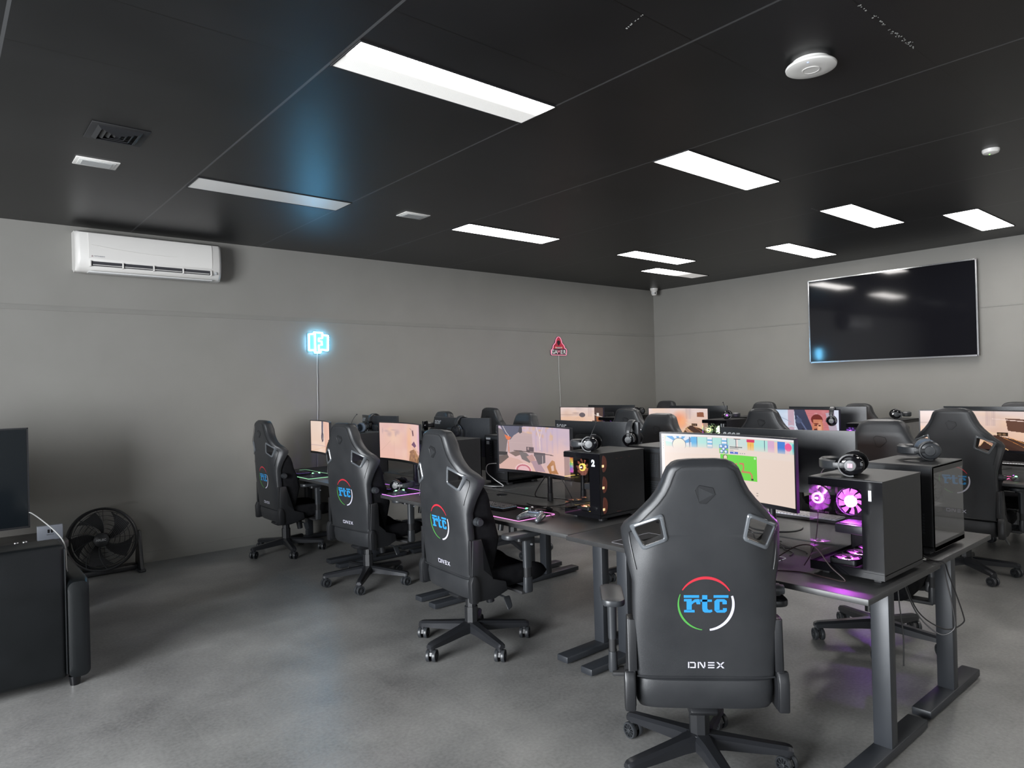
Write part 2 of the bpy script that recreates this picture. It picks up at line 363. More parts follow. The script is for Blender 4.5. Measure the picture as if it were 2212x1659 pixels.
# round access point, smoke detector
t = empty('access_point', (3.285, 1.575, CEIL)); tag(t, 'large round white ceiling device with a raised centre disc', 'ceiling device')
MB().lathe([(.085, 0), (.088, -.018), (.112, -.022), (.116, -.028), (.114, -.036), (.10, -.041), (.06, -.0425), (0, -.043)], n=48).build('housing', m_wht, t)
MB().lathe([(.041, -.0425), (.041, -.045), (.036, -.0455), (.034, -.044), (0, -.044)], n=36).build('centre_disc', m_wht, t)
MB().ell((-.088, -.028, -.0415), (.004, .004, .0015)).build('status_light', emis('blue_led', (.15, .25, 1), 4), t)
t = empty('smoke_detector', (5.575, 1.44, CEIL)); tag(t, 'small round white smoke detector near the right edge of ceiling', 'smoke detector')
MB().lathe([(.052, 0), (.052, -.012), (.046, -.024), (.03, -.03), (0, -.031)], n=32).build('housing', m_wht, t)
MB().ell((0, .008, -.031), (.004, .004, .002)).build('status_light', emis('green_led', (.2, 1, .1), 4), t)
# corner security camera
t = empty('security_camera', (9.03, 7.02, CEIL)); tag(t, 'white dome security camera in the far ceiling corner', 'security camera')
MB().lathe([(.062, 0), (.062, -.025), (.055, -.035), (.05, -.05)], n=28).build('mount', m_wht, t)
MB().lathe([(.046, -.05), (.048, -.07), (.044, -.095), (.03, -.115), (0, -.122)], n=28).build('dome', m_wht, t)
cdir = Vector((-9.03, -7.02, -1.0)).normalized(); c0 = Vector((0, 0, -.078)); sd = cdir.cross(Vector((0, 0, 1))).normalized()
for s_, mt in ((-.017, m_plm), (.017, m_acer)): MB().cyl(c0+cdir*.038+sd*s_, c0+cdir*.052+sd*s_, .011).build('lens', mt, t)

# ---------------------------------------------------------------- air conditioner
t = empty('air_conditioner', (1.6, YB, 2.69)); tag(t, 'long white split air conditioner high on the left wall', 'air conditioner')
prof = [(0, .04), (-.10, .0), (-.175, .008), (-.215, .045), (-.232, .10), (-.24, .16), (-.232, .30), (-.215, .345), (-.17, .365), (0, .37)]
hw = .615; rings = []
for x, sc in ((-hw, .86), (-hw+.012, .95), (-hw+.035, 1), (hw-.035, 1), (hw-.012, .95), (hw, .86)):
    rings.append([(x, p[0]*sc if p[0] < -.02 else p[0], .185+(p[1]-.185)*(.97+.03*sc)) for p in prof])
MB().loft(rings).build('body', m_wht, t, ang=40)
fp = []
for u in (-.52, .52): fp.append([(u, y, z) for y, z in ((-.236, .115), (-.245, .16), (-.238, .30), (-.222, .342), (-.21, .342), (-.21, .115))])
MB().loft(fp).build('front_panel', m_wht, t, ang=30)
MB().box(-.505, .505, -.232, -.17, .052, .092).build('air_slot', mat('slot_dark', (.03, .03, .035), .5), t, False)
for k in range(4):
    x0 = -.5+k*.25; lv = MB().box(x0+.01, x0+.24, -.242, -.205, .058, .063, M=None)
    lv.build('louvre', m_wht, t, False)
for k in range(5): MB().box(-.508+k*.254-.006, -.508+k*.254+.006, -.246, -.2, .045, .095, .002).build('divider', m_wht, t)
MB().box(-.52, .52, -.225, -.12, -.004, .006, .003).build('bottom_flap', mat('flap_clear', (.6, .6, .6), .15), t)
text_mb('MITSUBISHI', .016, lambda u, v, h: (u-.44, -.2445+(v*.1), .135+v), 0).build('lettering', mat('grey_print', (.25, .26, .3), .5), t, False, recalc=False)
MB().add([(-.503, -.2443, .129), (-.489, -.2443, .129), (-.496, -.2452, .142)], [(0, 1, 2)]).build('emblem', mat('red_print', (.3, .2, .22), .5), t, False)
MB().box(.545, .565, -.236, -.225, .06, .085, .002).build('display', m_acer, t)
sw = MB().tube([(-.5, -.2435, .235), (-.3, -.2455, .212), (-.1, -.246, .198), (.05, -.246, .193), (.2, -.246, .195)], .002, 5, sub=6)
sw.build('panel_crease', m_wht, t)

# ---------------------------------------------------------------- wall television
t = empty('wall_television', (XR, 3.53, 1.80)); tag(t, 'large black wall mounted television with thin silver frame', 'television')
hw, hh, xf_ = .985, 1.11, -.10
MB().box(-.10, -.04, -hw, hw, 0, hh, .004).build('body', m_plm, t)
MB().box(-.04, 0, -.3, .3, .3, .8, .004).build('wall_bracket', m_met, t)
f = MB()
f.box(-.106, -.09, -hw-.006, -hw+.008, -.006, hh+.006).box(-.106, -.09, hw-.008, hw+.006, -.006, hh+.006).box(-.106, -.09, -hw, hw, hh-.008, hh+.006).box(-.106, -.09, -hw, hw, -.006, .012)
f.build('frame', m_chr, t, False)
m_tv = mat('tv_screen', (.006, .006, .008), .07, spec=.6)
MB().box(-.1035, -.10, -hw+.008, hw-.008, .012, hh-.008).build('screen', m_tv, t, False)

# ---------------------------------------------------------------- neon signs
def neon_F():
    t = empty('neon_sign', (3.302, YB, 2.125)); tag(t, 'glowing pale blue neon sign with a letter F on the left wall', 'neon sign')
    fn = lambda u, v, h: (u, -h, v)
    pl = [(-.125, .10), (-.065, .105), (-.06, .125), (.05, .12), (.055, .095), (.125, .09), (.118, -.1), (.03, -.092), (.025, -.125), (-.055, -.128), (-.06, -.1), (-.128, -.102)]
    MB().prism(rpoly(pl, .01, 3), .006, .012, fn).build('backing', mat('tube_glow_acrylic', (.06, .45, .75), .1, emit=(.06, .42, .9), es=1.6), t, False)  # glow of the tubes put into the acrylic as blue colour and emission
    m_t = emis('blue_neon', (.20, .66, 1.0), 26)
    P = lambda pts: [(u, -.024, v) for u, v in pts]
    for nm, pts, cl in (('tube', [(-.112, .088), (-.06, .092), (-.055, .112), (.042, .108), (.048, .084), (.112, .078), (.106, -.087), (.022, -.08), (.018, -.112), (-.048, -.115), (-.052, -.088), (-.115, -.09)], True),
                        ('letter_tube', [(-.043, .105), (-.043, -.108), (.0, -.11), (.0, -.03), (.036, -.028), (.036, .012), (.0, .014), (.0, .045), (.042, .048), (.045, .1)], False)):
        MB().tube(P(rpoly(pts, .006, 2)) if cl else P(pts), .0085, 8, closed=cl).build(nm, m_t, t)
    pts = [(-.018, -.02, -.12)]; 
    z = -.12; x = -.018
    while z > -1.36: z -= .1; x += random.uniform(-.006, .008); pts.append((x, -.012, z))
    MB().tube(pts, .004, 6, sub=4).build('cable', m_wcab, t)
neon_F()
def sign_gamer():
    t = empty('gamer_sign', (7.02, YB, 2.11)); tag(t, 'small pink GAMER sign with a red hooded figure on the wall', 'sign')
    fn = lambda u, v, h: (u, -h, v)
    out = [(-.165, -.115), (.165, -.118), (.175, -.02), (.15, .02), (.135, .01), (.12, .07), (.07, .12), (.055, .19), (.02, .24), (-.02, .24), (-.055, .19), (-.07, .12), (-.12, .07), (-.135, -.005), (-.17, -.02)]
    MB().prism(rpoly(out, .015, 3), .005, .011, fn).build('backing', mat('sign_backing', (.10, .03, .07), .3), t, False)
    MB().tube([(u*.93, -.018, v*.95) for u, v in rpoly(out, .015, 3)], .006, 6, closed=True).build('outline_tube', mat('pink_tube', (.85, .30, .42), .3, emit=(1, .25, .4), es=.35), t)
    red = mat('sign_red', (.50, .03, .06), .4); red2 = mat('sign_dark', (.015, .006, .012), .5)
    MB().prism([(-.11, .005), (-.1, .07), (-.045, .12), (-.04, .17), (0, .222), (.04, .17), (.045, .12), (.1, .07), (.11, .005)], .012, .016, fn).build('hooded_body', red, t, False)
    MB().prism([(-.03, .15), (-.032, .11), (0, .06), (.032, .11), (.03, .15), (0, .165)], .016, .018, fn).build('dark_face', red2, t, False)  # black face plate of the hooded figure
    MB().prism(rrect(.085, .028, .012), .017, .02, lambda u, v, h: (u, -h, v+.025)).build('held_controller', m_acer, t, False)
    for s_ in (-1, 1): MB().ell((s_*.058, -.019, .028), (.016, .006, .018)).build('hand', mat('sign_skin', (.6, .35, .25), .6), t)
    MB().prism(rrect(.31, .10, .02), .012, .017, lambda u, v, h: (u, -h, v-.055)).build('banner', red2, t, False)
    for i, ch in enumerate('GAMER'):
        text_mb(ch, .105, lambda u, v, h, i=i: (u*.82-.118+i*.059, -.0185, v-.056), 0, bold=.002).build('letter', mat('letter_white', (.75, .78, .75), .5) if i != 2 else mat('letter_pink', (.8, .3, .4), .4), t, False, recalc=False)
    pts = [(-.006, -.018, -.11)]; z = -.11; x = -.006
    while z > -1.3/.78: z -= .1; x += random.uniform(-.003, .006); pts.append((x, -.012, z))
    MB().tube(pts, .004, 6, sub=4).build('cable', m_wcab, t)
    t.scale = (.98, 1, .78)
sign_gamer()

# ================================================================ GAMING CHAIR (faces +X, origin on the floor)
HW = [(.475, .264), (.60, .270), (.67, .272), (.85, .272), (.904, .285), (.957, .296), (1.0, .304), (1.04, .307), (1.07, .295), (1.10, .266), (1.134, .235), (1.17, .200), (1.205, .173), (1.24, .155), (1.27, .144), (1.294, .133), (1.312, .115), (1.322, .092), (1.327, .06)]
RX = [(.36, -.165), (.6, -.19), (.9, -.222), (1.1, -.238), (1.327, -.252)]
TH = [(.475, .065), (.9, .07), (1.0, .085), (1.1, .10), (1.24, .112), (1.30, .10), (1.318, .075), (1.327, .03)]
KW = [(.475, .012), (.8, .02), (.93, .05), (1.03, .085), (1.09, .05), (1.14, .02), (1.3, .0)]
def wing(y, z): 
    a = max(0, (abs(y)-.15)/.15); return interp(KW, z)*a*a
def rearx(y, z): return interp(RX, z)+wing(y, z)
def sring(cx, a, b, z, e, n=44, wf=True):
    out = []
    for i in range(n):
        t = 2*PI*i/n; c, s_ = math.cos(t), math.sin(t)
        x = cx+a*math.copysign(abs(c)**(2/e), c); y = b*math.copysign(abs(s_)**(2/e), s_)
        out.append((x+(wing(y, z) if wf else 0), y, z))
    return out
def cut(o, cutters):
    for c in cutters:
        md = o.modifiers.new('b', 'BOOLEAN'); md.operation = 'DIFFERENCE'; md.solver = 'EXACT'; md.object = c
    dg = bpy.context.evaluated_depsgraph_get(); dg.update()
    me = bpy.data.meshes.new_from_object(o.evaluated_get(dg)); o.modifiers.clear(); old = o.data; o.data = me; me.name = o.name
    me.shade_smooth(); me.set_sharp_from_angle(angle=math.radians(38)); bpy.data.meshes.remove(old)
VENT = [(.283, 1.071), (.158, 1.125), (.137, 1.020), (.234, .976)]
def shrink(poly, d):
    out = []; k = len(poly)
    for i in range(k):
        a, b_, c = Vector(poly[i-1]), Vector(poly[i]), Vector(poly[(i+1) % k])
        n1 = (b_-a).normalized(); n2 = (c-b_).normalized(); m1 = Vector((-n1.y, n1.x)); m2 = Vector((-n2.y, n2.x)); q = (m1+m2).normalized()
        out.append(tuple(b_+q*(d/max(.3, q.dot(m1)))))
    return out
def make_caster_meshes():
    w = MB()
    w.lathe([(.034, -.010), (.0355, -.007), (.0355, .007), (.034, .010), (.028, .010), (.027, .004), (.027, -.004), (.028, -.010)], axis='Y', n=24)
    w.v.append(w.v[0]); w.v.pop()
    w.lathe([(.009, -.009), (.009, .011), (.006, .012)], axis='Y', n=12).lathe([(.028, -.003), (.028, -.001)], axis='Y', n=24)
    for k in range(10):
        w.box(.007, .029, -.0018, .0018, -.0016, .0016, M=Matrix.Rotation(k*PI/5, 4, 'Y') @ Matrix.Translation((0, .006, 0)))
    return w
def build_chair():
    t = empty('gaming_chair')
    cutters = []
    for s_ in (1, -1):
        p = [(u*s_, v) for u, v in shrink(VENT, .010)]
        if s_ < 0: p = p[::-1]
        cutters.append(MB().prism(rpoly(p, .012, 4), -.5, .3, lambda u, v, h: (h, u, v)).build('c', m_pl, None, False))
    rings = []
    zs = [.475, .48, .52, .60, .67, .76, .85, .88, .904, .93, .957, .98, 1.0, 1.02, 1.04, 1.055, 1.07, 1.085, 1.10, 1.117, 1.134, 1.152, 1.17, 1.187, 1.205, 1.222, 1.24, 1.255, 1.27, 1.283, 1.294, 1.304, 1.312, 1.318, 1.322, 1.327]
    for z in zs:
        r0 = interp(RX, z); th = interp(TH, z); w = interp(HW, z)
        if z == .475: w -= .006; th -= .012
        if z > 1.30: r0 += (z-1.30)*.9
        rings.append(sring(r0+th/2, th/2, w, z, 5.5 if z < 1.1 else 4.2))
    sh = MB().loft(rings).build('back_shell', m_lea, t); cut(sh, cutters)
    rings = []
    CW = [(.40, .20), (.45, .25), (.6, .262), (.85, .264), (.95, .282), (1.0, .27), (1.045, .22)]
    CF = [(.40, .12), (.50, .17), (.68, .245), (.80, .22), (.92, .155), (.98, .11), (1.045, .05)]
    for z in (.40, .42, .46, .52, .6, .68, .75, .8, .86, .92, .96, .99, 1.02, 1.045):
        r0 = interp(RX, z)+.03; f = interp(CF, z)-.02; w = interp(CW, z); R_ = sring(r0+f/2, f/2, w, z, 3.6)
        rr = []
        for x, y, zz in R_:
            if x > r0+f*.5: x += .035*(abs(y)/w)**3*(1 if z < 1.0 else .4)-.03*(1-(abs(y)/w)**2)*(1 if z < .9 else .3)
            rr.append((x, y, zz))
        rings.append(rr)
    cu = MB().loft(rings).build('back_cushion', m_fab, t); cut(cu, cutters)
    for c in cutters: bpy.data.objects.remove(c)
    for s_ in (1, -1):
        pr = []
        for d, dx in ((0, .012), (0, -.004), (.004, -.008), (.011, -.009), (.014, -.006), (.0145, -.001)):
            P = rpoly(shrink(VENT, d), .016 if d < .01 else .011, 5)
            pr.append([(rearx(u, v)+dx, u*s_, v) for u, v in P])
        MB().loft(pr, False).build('vent_ring', m_ring, t, ang=30)
        P = rpoly(shrink(VENT, .0145), .011, 5)
        MB().loft([[(rearx(u, v)+dx, u*s_, v) for u, v in P] for dx in (-.001, .07)], False).build('vent_liner', m_plm, t)
    # lower cushion roll
    rings = []
    for z, w, a, b_ in ((.343, .235, -.13, -.03), (.348, .252, -.155, -.015), (.368, .262, -.168, -.01), (.43, .266, -.178, 0), (.462, .264, -.172, -.01), (.472, .255, -.16, -.02)):
        rings.append(sring((a+b_)/2, (b_-a)/2, w, z, 4.5, wf=False))
    MB().loft(rings).build('lower_cushion', m_lea, t)
    MB().tube([(rearx(y, .476)-.001+(.006 if abs(y) > .24 else 0), y, .476+.004*math.cos(y*5)) for y in np.linspace(-.262, .262, 15)], .0035, 6).build('seam_piping', m_lea, t)
    # seat
    rings = []
    for x, sc, zt in ((-.13, .9, .0), (-.11, .98, .0), (0, 1, 0), (.15, 1, 0), (.28, 1.0, -.003), (.34, .99, -.01), (.385, .97, -.028), (.41, .92, -.055), (.418, .85, -.075)):
        pts = []
        for y, z in ((-.262, .40), (-.268, .44), (-.262, .478), (-.245, .497), (-.215, .498), (-.185, .482), (-.15, .470), (-.07, .466), (0, .465), (.07, .466), (.15, .470), (.185, .482), (.215, .498), (.245, .497), (.262, .478), (.268, .44), (.262, .40), (.24, .372), (.12, .362), (0, .36), (-.12, .362), (-.24, .372)):
            if z > .41: z = max(.405, z+zt)
            pts.append((x, y*sc, z+(.03*max(0, (x-.36)/.06) if z < .41 else 0)))
        rings.append(pts)
    MB().loft(rings).build('seat', m_fab, t, sub=1)
    # logos on the back shell
    fnb = lambda u, v, h: (rearx(u, v)-.0012-h, -u, v)
    cz = .771
    def arc(a0, a1, r, w0, w1, n=22):
        o = [];i_ = []
        for k in range(n+1):
            q = k/n; a = math.radians(a0+(a1-a0)*q); w = w0+(w1-w0)*math.sin(q*PI)
            o.append((math.cos(a)*(r+w/2), cz+math.sin(a)*(r+w/2))); i_.append((math.cos(a)*(r-w/2), cz+math.sin(a)*(r-w/2)))
        return o, i_
    lg = empty_mesh = None
    for nm, a0, a1, w0, w1, mt in (('red_arc', 30, 148, .004, .011, m_lr), ('green_arc', 158, 262, .003, .008, m_lg), ('white_arc', 18, -82, .008, .011, m_lw)):
        o_, i_ = arc(a0, a1, .103, w0, w1); k = len(o_)
        MB().add([fnb(u, v, 0) for u, v in o_+i_], [(j, j+1, k+j+1, k+j) for j in range(k-1)]).build(nm, mt, t, False)
    s0 = .00075; q = MB()
    def poly(pp): q.add([fnb((a-607)*s0, cz-(b_-791)*s0, 0) for a, b_ in pp], [tuple(range(len(pp)))])
    def rc(a, b_, c, d): poly([(a, b_), (c, b_), (c, d), (a, d)])
    rc(497, 744, 574, 758); rc(646, 744, 720, 758)
    rc(511, 764, 537, 824); rc(498, 822, 551, 835); rc(498, 764, 511, 777)
    poly([(537, 778), (552, 766), (572, 764), (580, 772), (580, 792), (562, 792), (558, 780), (548, 784), (537, 794)])
    rc(589, 744, 615, 815); rc(577, 767, 638, 779); poly([(589, 815), (615, 815), (622, 822), (638, 820), (640, 831), (630, 836), (602, 836), (592, 829)])
    rc(650, 776, 676, 824); poly([(650, 776), (662, 765), (700, 765), (712, 775), (712, 792), (690, 792), (690, 779), (676, 779), (676, 776)])
    poly([(650, 824), (676, 822), (692, 822), (692, 812), (712, 812), (712, 827), (702, 836), (662, 836)])
    q.build('club_lettering', m_lb, t, False)
    q = MB(); cz2 = .528; s1 = .139/181
    def poly2(pp): q.add([fnb((a-602)*s1, cz2-(b_-1114)*s1, 0) for a, b_ in pp], [tuple(range(len(pp)))])
    def r2_(a, b_, c, d): poly2([(a, b_), (c, b_), (c, d), (a, d)])
    r2_(513, 1098, 519, 1130); poly2([(521, 1098), (545, 1098), (551, 1104), (523, 1104)]); r2_(545, 1104, 551, 1130); r2_(523, 1124, 545, 1130)
    r2_(561, 1098, 567, 1130); poly2([(567, 1098), (575, 1098), (595, 1130), (587, 1130)]); r2_(592, 1098, 598, 1124)
    for v0 in (1098, 1111, 1124): r2_(611, v0, 643, v0+6)
    poly2([(652, 1098), (661, 1098), (692, 1130), (683, 1130)]); poly2([(683, 1098), (692, 1098), (661, 1130), (652, 1130)])
    q.build('maker_lettering', m_lw, t, False)
    # embossed emblem : five sided badge with a triangle
    def emb(fn, nm):
        e = MB(); ez = 1.193; pts = [(-.0376, .0188), (-.0195, .036), (.030, .0257), (.038, .0017), (.0027, -.034), (-.0195, -.031)]
        tri = [(-.023, .029), (.033, .002), (-.021, -.027)]
        e.tube([fn(u, ez+v, .0005) for u, v in pts], .0014, 5, closed=True)
        e.add([fn(u, ez+v, .0004) for u, v in pts], [(0, 1, 2, 3, 4, 5)])
        e.mat(1).add([fn(u, ez+v, .0012) for u, v in tri], [(0, 1, 2)])
        e.build(nm, [m_pl, m_lea], t, False)
    sz_ = [.90, .93, .957, .98, 1.0, 1.02, 1.04, 1.055, 1.07, 1.085, 1.10, 1.117, 1.134, 1.152, 1.17, 1.187, 1.205, 1.222, 1.24, 1.255, 1.27, 1.283, 1.294]
    sp = [(interp(HW, z)-.026, z-(.012 if z > 1.05 else 0)) for z in sz_]+[(.085, 1.297), (.05, 1.301), (0, 1.302)]
    sp = sp+[(-u, v) for u, v in sp[:-1][::-1]]
    MB().tube([(rearx(u, v)+(.0005 if v < 1.28 else .002), u, v) for u, v in sp], .0016, 5).build('edge_stitching', m_pl, t)
    emb(fnb, 'rear_emblem')
    emb(lambda u, v, h: (interp(RX, v)+interp(TH, v)+.0005+h, u, v), 'front_emblem')
    # side recliner brackets, knob
    for s_ in (-1, 1):
        fn = lambda u, v, h: (u, s_*h, v)
        p = [(-.175, .36), (-.185, .45), (-.175, .50), (-.165, .70), (-.105, .70), (-.10, .52), (-.03, .46), (.06, .43), (.07, .375), (-.02, .345), (-.15, .345)]
        MB().prism(p, .268, .296, fn, b=.004).build('recliner_bracket', m_pl, t)
        MB().prism([(-.188, .345), (-.192, .46), (-.178, .50), (-.155, .50), (-.135, .46), (-.13, .36), (-.15, .34)], .270, .312, fn, b=.008).build('recliner_cover', m_pl, t)
        MB().box(-.178, -.168, s_*.262, s_*.29, .50, .70, .002).build('side_rail', m_pl, t)
    MB().cyl((-.12, -.272, .80), (-.12, -.300, .80), .026, .024, 20).cyl((-.12, -.300, .80), (-.12, -.316, .80), .020, .018, 20).build('lumbar_knob', m_plg, t)
    # armrests
    for s_ in (-1, 1):
        a = MB().prism(rrect(.26, .098, .04, 6), .683, .710, lambda u, v, h: (u+.15, s_*.335+v, h), b=.006).build('armrest', m_plg, t)
        MB().prism(rrect(.12, .06, .02, 4), .663, .684, lambda u, v, h: (u+.17, s_*.335+v, h)).build('pad_bracket', m_pl, a)
        rr = lambda sc: [(u*sc, v*sc) for u, v in rrect(.062, .042, .018, 5)]
        MB().loft([[(.19+u*k, s_*(.335+dy)+v*k, z) for u, v in rrect(.062, .042, .018, 5)] for z, k, dy in ((.664, 1, 0), (.648, .95, 0), (.50, .88, .0), (.497, .88, 0))]).build('arm_post', m_plg, a)
        MB().loft([[(.19+u*k, s_*.335+v*k, z) for u, v in rrect(.062, .042, .018, 5)] for z, k in ((.498, .74), (.44, .74))]).build('arm_inner_tube', m_plm, a)
        MB().loft([[(.19+u*k, s_*.335+v*k, z) for u, v in rrect(.062, .042, .018, 5)] for z, k in ((.441, .88), (.36, .98), (.352, .9))]).build('arm_foot', m_plg, a)
        MB().box(.14, .22, s_*.12, s_*.34, .345, .362, .003).build('arm_plate', m_plm, a)
        MB().cyl((.205, s_*.357, .635), (.205, s_*.366, .635), .006).build('height_button', m_sil, a)
    # mechanism and column
    k = MB(); k.box(-.10, .19, -.10, .10, .335, .362, .006)
    k.prism([(-.135, .318), (-.10, .345), (.18, .352), (.18, .315), (.03, .285), (-.10, .292)], -.055, .055, lambda u, v, h: (u, h, v), b=.01)
    k.build('tilt_mechanism', m_pl, t)
    MB().cyl((.13, 0, .325), (.145, 0, .225), .030, .026, 16).build('tension_knob', m_pl, t)
    MB().tube([(.06, -.04, .325), (.08, -.17, .322), (.095, -.235, .315)], .006, 8).prism(rpoly([(-.02, -.045), (.03, -.03), (.035, .03), (-.025, .03)], .012, 4), -.004, .004, lambda u, v, h: (.10+u*.8, -.25+v*.55, .29+v*.9+h), b=.002).build('tilt_lever', m_plg, t)
    c = MB().lathe([(.026, .285), (.026, .315)], n=16); r6 = lambda r, z, dr=0: [(r*math.cos(i*PI/4+PI/8), r*math.sin(i*PI/4+PI/8), z) for i in range(8)]
    c.loft([r6(.041, .135), r6(.041, .236)]).loft([r6(.034, .236), r6(.034, .292)])
    c.build('gas_column', m_pl, t, False)
    sb = MB()
    for i in range(5):
        R_ = Matrix.Rotation(i*2*PI/5, 4, 'Z'); rings = []
        for r, w, z0, z1 in ((.015, .042, .088, .145), (.06, .040, .088, .143), (.10, .033, .086, .138), (.24, .029, .080, .122), (.335, .026, .078, .112), (.352, .024, .078, .108), (.362, .018, .080, .102)):
            rings.append([R_ @ Vector(p) for p in ((r, -w, z0), (r, -w, z1-.012), (r, -w*.55, z1), (r, w*.55, z1), (r, w, z1-.012), (r, w, z0))])
        sb.loft(rings)
        sb.cyl(R_ @ Vector((.338, 0, .060)), R_ @ Vector((.338, 0, .09)), .018, .021, 12)
    sb.cyl((0, 0, .085), (0, 0, .142), .055, .052, 20).build('star_base', m_met, t, ang=28)
    wm = make_caster_meshes(); wo = wm.build('wheel', m_plg, None)
    first = True
    cb = MB().cyl((0, 0, .066), (0, 0, .04), .008, .008, 8).box(-.014, .014, -.008, .008, .028, .05, .003)
    cb.prism([(-.03, .036), (-.02, .058), (0, .066), (.02, .058), (.026, .040)], -.007, .007, lambda u, v, h: (u, h, v))
    co = cb.build('caster', m_pl, None)
    for i in range(5):
        a = i*2*PI/5; c_ = co if i == 0 else co.copy()
        if i: COL.objects.link(c_)
        c_.parent = t; c_.location = (.338*math.cos(a), .338*math.sin(a), 0); c_.rotation_euler = (0, 0, a*1.7+1.1+i)
        for s_ in (-1, 1):
            w_ = wo if (i == 0 and s_ < 0) else wo.copy()
            if w_ is not wo: COL.objects.link(w_)
            w_.parent = c_; w_.location = (0, s_*.019, .0355); w_.rotation_euler = (0, 0, 0 if s_ > 0 else PI)
    return t
LOWER = ('star_base', 'caster', 'gas_column')
chairs = [
 (2.39, 1.685, 45, -.040, 21, 'gaming chair in the foreground, its back square to the viewer before the brightest monitor'),
 (2.52, 3.42, -4, .008, -26, 'gaming chair at the desk with the pink edged mat and pale keyboard'),
 (2.72, 5.10, 7, -.004, -58, 'gaming chair third from the front in the left row, between two seen from behind'),
 (2.66, 6.66, 0, -.012, -29, 'gaming chair farthest left in the near row, closest to the grey left wall'),
 (4.295, 1.745, 186, -.008, -14, 'gaming chair facing the viewer across the nearest desk, behind two computer cases'),
 (4.42, 3.55, 180, 0, 10, 'gaming chair headrest behind the monitor back with the hanging headset'),
 (4.24, 5.05, 176, -.004, 30, 'gaming chair facing the viewer, headrest just above the second monitor of left row'),
 (4.22, 6.42, 178, -.006, 50, 'gaming chair whose headrest rises just left of the bluish monitor back'),
 (6.25, 1.86, 0, 0, 10, 'gaming chair at the right edge seen from behind, before the orange lit wide screen'),
 (6.08, 3.36, 2, -.008, 33, 'gaming chair before the far screen that shows a man with short red hair'),
 (5.90, 4.84, 5, -.008, 20, 'gaming chair partly behind another headrest, left of the screen with an explosion'),
 (5.48, 6.66, 0, 0, 5, 'gaming chair against the left wall, headrest right of the bluish monitor back'),
 (7.90, 1.92, 180, -.022, 15, 'gaming chair headrest under the wall television right end, at the right edge'),
 (7.72, 3.36, 180, -.034, 15, 'gaming chair of which only the headrest top shows, below the wall television left end'),
 (7.80, 4.54, 180, -.018, 15, 'gaming chair headrest just above the one before the red haired man screen'),
 (7.90, 6.12, 180, -.008, 15, 'gaming chair headrest nearest to the far room corner')]
CH = build_chair()
chair_list = []
for i, (x, y, a, lift, br_, lab) in enumerate(chairs):
    c = CH if i == 0 else copy_tree(CH)
    chair_list.append(c)
for c, (x, y, a, lift, br_, lab) in zip(chair_list, chairs):
    c.location = (x, y, 0); c.rotation_euler = (0, 0, math.radians(a)); tag(c, 'black '+lab, 'chair', 'black gaming chairs at the desks')
    for ch in c.children:
        nm = ch.name.split('.')[0]
        if nm not in LOWER: ch.location.z += lift
        elif nm != 'gas_column':
            d = math.radians(br_-a)
            if nm == 'star_base': ch.rotation_euler.z = d
            else:
                l = ch.location.copy(); l.rotate(Matrix.Rotation(d, 3, 'Z')); ch.location = l; ch.rotation_euler.z += d

# ================================================================ DESKS
def make_desk(w):     # user side at -X ; origin at the centre of the top, depth .75
    t = empty('desk')
    MB().box(-.374, .374, -w/2, w/2, .725, .75, .003).build('tabletop', m_desk, t)
    for s_ in (-1, 1):
        y = s_*(w/2-.10)
        l = MB().box(-.035, .025, y-.037, y+.037, .03, .70, .003).build('leg', m_dleg, t)
        MB().box(-.345, .345, y-.042, y+.042, .008, .045, .006).build('foot', m_dleg, l)
        MB().box(-.27, .27, y-.03, y+.03, .695, .724, .003).build('top_rail', m_plm, l)
        for x in (-.31, .31): MB().cyl((x, y, 0), (x, y, .012), .02, n=12).build('foot_pad', m_plm, l)
    MB().box(.0, .03, -w/2+.12, w/2-.12, .665, .705, .003).build('crossbar', m_plm, t)
    MB().box(.22, .30, -w/2+.25, w/2-.25, .63, .67, .003).build('cable_tray', m_plm, t)
    MB().box(-.14, .06, w*.18, w*.18+.12, .66, .70, .004).build('control_box', m_pl, t)
    MB().cyl((.28, w/2-.16, .7495), (.28, w/2-.16, .7525), .042, n=28).build('cable_grommet', m_gb, t)
    return t
desks = [
 (2.655, 1.11, 2.71, 0, 'nearest desk, holding the brightest monitor and the case marked 1'),
 (2.68, 2.72, 4.25, 0, 'desk with the pink edged mat, game controller and case marked 2'),
 (2.70, 4.26, 5.785, 0, 'desk behind the third chair of the left row, with a purple edged mat'),
 (2.71, 5.795, 7.17, 0, 'desk at the left wall with a pale green edged mat'),
 (3.43, 1.125, 2.71, 1, 'desk back to back with the nearest one, holding the clear sided case'),
 (3.45, 2.72, 4.25, 1, 'desk facing away behind the pink edged mat, under the monitor back with headset'),
 (3.46, 4.26, 5.785, 1, 'desk facing away behind the purple edged mat, under the bluish monitor back'),
 (3.47, 5.795, 7.17, 1, 'desk facing away closest to the left wall in the near double row'),
 (6.215, .98, 2.495, 0, 'desk at the right edge with a mouse glowing green and purple'),
 (6.225, 2.505, 4.02, 0, 'far row desk under the screen showing a man with red hair'),
 (6.235, 4.03, 5.54, 0, 'far row desk under the screen showing an explosion'),
 (6.245, 5.55, 7.07, 0, 'far row desk nearest the left wall, its screen left of the corner'),
 (6.975, .98, 2.495, 1, 'back side desk of the far row under the wall television'),
 (6.985, 2.505, 4.02, 1, 'back side desk of the far row that holds the thin topped clear case'),
 (6.995, 4.03, 5.54, 1, 'back side desk of the far row behind the explosion screen'),
 (7.005, 5.55, 7.07, 1, 'back side desk of the far row closest to the room corner')]
protos = {}
